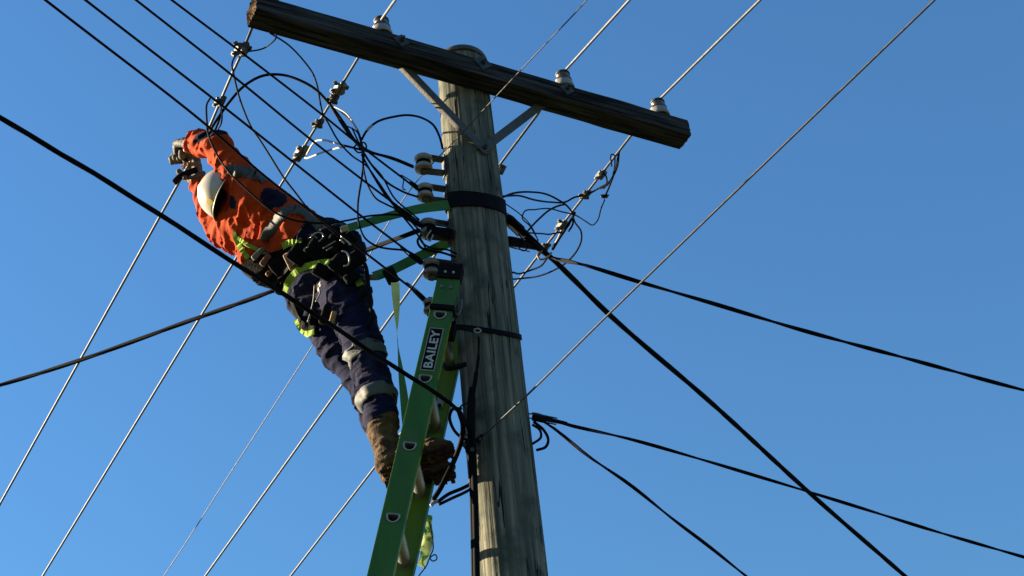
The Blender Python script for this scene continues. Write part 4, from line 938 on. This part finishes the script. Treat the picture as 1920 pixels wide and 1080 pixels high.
for i in range(n1):
    for k_ in range(4): a = i * 4 + k_; b = i * 4 + (k_ + 1) % 4; c = ((i + 1) % n1) * 4; f.append((a, b, c + (k_ + 1) % 4, c + k_))
o = link('brim', v, f, M['helmet']); o.parent = helmet
cs_ = Body(k=.01); cs_.rc(HDC, HDC, .1)
mb = MB(); st = [HDC + s_ * .1 * k2 * 1 + helm_up * .01 for k2 in (-1,)]
chin = HDC + face * .075 - helm_up * .100
mb.add(*ribbon_vf(spline([HDC - s_ * .092 + d_ * .02, HDC - s_ * .086 - d_ * .04 + f_ * .02, chin, HDC + s_ * .086 - d_ * .04 + f_ * .02, HDC + s_ * .092 + d_ * .02], 8), .016, f_ * .5 + d_ * .3, .002)); o = mb.build('chin_strap', M['pouch']); o.parent = helmet
# ratchet band, ear cups and the slots in the shell
for k_ in (-1, 1):
    mb = MB(); mb.add(*lathe_vf(hc + s_ * (HY - .006) * k_ - d_ * .060, s_ * k_, [(.0, -.02), (.026, -.02), (.033, -.008), (.033, .010), (.024, .020), (0, .021)], 20)); o = mb.build('ear_cup', M['pouch'], None, True); o.parent = helmet
for j_ in (-1.4, -.5, .5, 1.4):
    a = pi + j_ * .22
    for sg_ in ((-1,) if s_ @ CF > 0 else (1,)):
        e_ = nrm(cos(a) * f_ * .35 + s_ * sg_ * 1.0 * (1 - .1 * abs(j_)) + f_ * j_ * .16); q_ = hc + (f_ * (e_ @ f_) * HX + s_ * (e_ @ s_) * HY) * .985 + d_ * .022
        mb = MB(); mb.add(*box_vf(q_, nrm(np.cross(e_, d_)) * .005, d_ * .013, e_ * .005)); o = mb.build('vent_slot', M['pouch']); o.parent = helmet
# hair at the nape
hb = Body(k=.02, fold=.006, ff=(40, 40, 40)); hb.rc(HDC - f_ * .018 - d_ * .005, HDC - f_ * .03 - d_ * .03, .080, .066); hb.mesh('hair', .006, [M['hair']], person)
# sticker on the helmet
mb = MB(); q = hit(type('E', (), {'__call__': lambda s, p, sub=None: np.linalg.norm(((p - hc) @ np.stack([f_, s_, d_], 1)) / np.array([HX, HY, HZ]), axis=-1) * HY - HY})(), 393, 379, .001)
if q is not None:
    nn_ = nrm(((q - hc) @ f_) / HX ** 2 * f_ + ((q - hc) @ s_) / HY ** 2 * s_ + ((q - hc) @ d_) / HZ ** 2 * d_); mb.add(*lathe_vf(q - nn_ * .003, nn_, [(.018, 0), (.017, .0035), (0, .004)], 20)); o = mb.build('sticker', M['sticker']); o.parent = helmet
# --- gloves
for H_, mm in ((hR, 'glovedark'), (hL, 'glove')):
    gb = Body(k=.012, fold=.004, ff=(45, 45, 45)); w0 = WRR if H_ is hR else WRL; el = ELR if H_ is hR else ELL
    gb.rc(w0 + (el - w0) * .10, H_['wrist'], .046, .036, k=.03); hand(gb, H_['wrist'], H_['fd'], H_['pn'], H_['sd'], .75 if H_ is hR else .85, 1.38, r=.0140, spread=.025)
    gl = gb.mesh('glove', .0045, [M[mm]], person)
# black grip tool in the lower hand
tool = thing('wire_grip', 'black curved gripping tool held in the lower glove on the wire', 'tool', P(350, 335, 5.86))
mb = MB(); mb.add(*ribbon_vf(spline(rawpts([(326, 343, 5.86), (337, 332, 5.86), (352, 324, 5.85), (370, 318, 5.84)]), 6), .030, CU, .012)); bevel(mb.build('handle', M['rubber'], tool), .004)
mb = MB(); mb.add(*tube_vf(spline(rawpts([(344, 334, 5.86), (358, 333, 5.84), (372, 330, 5.83), (384, 323, 5.83)]), 6), .009, 8)); mb.add(*cyl_vf(P(347, 333, 5.83), P(347, 333, 5.88), .012, 10)); mb.build('jaw', M['dullsteel'], tool, True)

# --- harness, belt, pouches: parts of what he wears
har = Body(k=.04, fold=0)
har.pr = jk.pr[:5] + tr.pr; har.fold = .018; har.ff = jk.ff; har.axis = AX
def hpart(name, pix, wid, m, off=.010, B=None, th=.004):
    v, f = strap_vf(B or har, pix, wid, off, None, th); return link(name, v, f, M[m], person, False)
hpart('harness_webbing', [(533, 556), (540, 530), (560, 506), (585, 497), (612, 492), (640, 493), (662, 508), (676, 535)], .031, 'hivis', .016)
hpart('harness_webbing', [(438, 436), (446, 456), (458, 475), (466, 484)], .022, 'hivis', .012)
hpart('harness_webbing', [(446, 446), (462, 458), (482, 468), (500, 480)], .018, 'hivis', .014)
hpart('harness_webbing', [(530, 462), (545, 455), (562, 457)], .03, 'hivis', .03)
hpart('harness_webbing', [(470, 480), (490, 496), (510, 515), (530, 528)], .03, 'pouch', .012)
hpart('harness_webbing', [(555, 600), (562, 614), (574, 626), (590, 622)], .028, 'hivis', .020)
hpart('harness_webbing', [(545, 560), (556, 590), (570, 612), (590, 618)], .03, 'pouch', .014)
wc = pm(588, 482, Yp)
v, f = hoop_vf(har, wc, nrm(ax_t + cdir(.1, -.25, 0)), .10, .018, None, R0=.4, th=.012); link('tool_belt', v, f, M['pouch'], person, False)
v, f = hoop_vf(har, pm(602, 492, Yp), nrm(ax_t + cdir(.1, -.45, 0)), .05, .028, None, R0=.4, th=.008); link('belt_webbing', v, f, M['rubber'], person, False)
rnd = random.Random(4)
def pouch(px, py, sx, sy, sz, m='pouch', rot=.3, off=.03, name='pouch'):
    q = hit(har, px, py, off)
    if q is None: return
    a = nrm(CR * cos(rot) - CU * sin(rot)); b = np.cross(CF, a); mb = MB(); sg = lambda x, e: math.copysign(abs(x) ** e, x)
    for (oy, ky, kx, kz) in ((0, 1., 1., 1.), (.5, .42, 1.08, 1.15)):                  # soft body and overlapping flap
        v = []; f = []; nu, nv = 24, 12
        for i in range(nv + 1):
            ph = -pi / 2 + pi * i / nv
            for j in range(nu):
                t = 2 * pi * j / nu; x, y, z = sg(cos(ph), .4) * sg(cos(t), .35), sg(cos(ph), .4) * sg(sin(t), .35), sg(sin(ph), .5)
                w_ = 1 + .10 * (float(vnoise(np.array([x * 2 + px, y * 2 + py, z * 2.]))) - .5)
                v.append(q + w_ * (a * sx * x * kx + b * (sy * y * ky + sy * oy) + CF * sz * z * kz))
        for i in range(nv):
            for j in range(nu): p0 = i * nu + j; p1 = i * nu + (j + 1) % nu; f.append((p0, p1, p1 + nu, p0 + nu))
        mb.add(v, f)
    return mb.build(name, M[m], person, True)
pouch(560, 478, .042, .045, .025, rot=.6); pouch(596, 470, .05, .040, .03, rot=.55); pouch(630, 462, .045, .045, .03, rot=.5); pouch(652, 455, .032, .045, .035, rot=.75, off=.05)
pouch(640, 500, .050, .040, .03, rot=.7); pouch(605, 510, .04, .03, .022, rot=.5); pouch(662, 490, .035, .055, .035, rot=.9, off=.05); pouch(520, 500, .035, .03, .02, rot=.9); pouch(660, 520, .022, .035, .03, rot=1.0)
pouch(612, 590, .022, .045, .018, rot=.3, off=.015); pouch(588, 596, .016, .035, .016, rot=.2, off=.015); pouch(624, 597, .012, .032, .012, 'tan', .25, .02, 'leather_loop')
pouch(545, 490, .020, .040, .012, 'tan', -.5, .035, 'leather_loop'); pouch(498, 488, .014, .030, .012, 'redtool', .6, .03, 'tool_handle'); pouch(510, 508, .010, .032, .010, 'redtool', .9, .03, 'tool_handle')
pouch(484, 476, .012, .034, .012, 'galv', .8, .02, 'tool_handle')
def hook(pts, r=.0038, m='chrome', off=.05, name='carabiner'):
    q = [hit(har, x, y, off) for x, y in pts]; q = [k_ for k_ in q if k_ is not None]
    dm = min(np.linalg.norm(k_ - ORG) for k_ in q); q = [ORG + nrm(k_ - ORG) * dm for k_ in q]
    mb = MB(); mb.add(*tube_vf(spline(q, 6), r, 8)); return mb.build(name, M[m], person, True)
hook([(641, 470), (650, 474), (655, 486), (652, 497), (644, 499)], off=.08); hook([(582, 446), (592, 437), (603, 437), (606, 444), (596, 454), (575, 465)], .003, off=.07)
hook([(600, 432), (620, 424), (640, 420), (646, 424)], .005, 'dullsteel', .06, 'tool_handle'); hook([(640, 442), (650, 452), (658, 460)], .004, off=.09, name='tool_handle'); hook([(638, 449), (646, 457)], .0035, off=.09, name='tool_handle')
hook([(606, 466), (620, 458), (630, 452)], .003, 'galv', .07, 'tool_handle'); hook([(612, 470), (624, 463)], .003, 'galv', .07, 'tool_handle')
hook([(590, 534), (588, 560), (584, 580), (577, 604)], .0032, 'galv', .035, 'tool_handle'); hook([(596, 533), (600, 548), (592, 566)], .003, 'galv', .035, 'tool_handle')
mb = MB(); mb.add(*box_vf(P(646, 429, 5.50), cdir(1, -.3, 0) * .018, cdir(.3, 1, 0) * .013, CF * .006)); bevel(mb.build('buckle', M['chrome'], person), .003)
mb = MB(); mb.add(*tube_vf(spline(rawpts([(668, 480, 5.50), (684, 496, 5.52), (690, 525, 5.54), (692, 560, 5.55), (697, 600, 5.56), (690, 612, 5.58)]), 8), .0085, 8)); mb.build('lanyard', M['rubber'], person, True)
mb = MB(); q = P(682, 548, 5.55); mb.add(*lathe_vf(q, CF, [(0, -.02), (.018, -.016), (.024, 0), (.018, .016), (0, .02)], 20)); mb.build('lanyard_reel', M['rubber'], person, True)
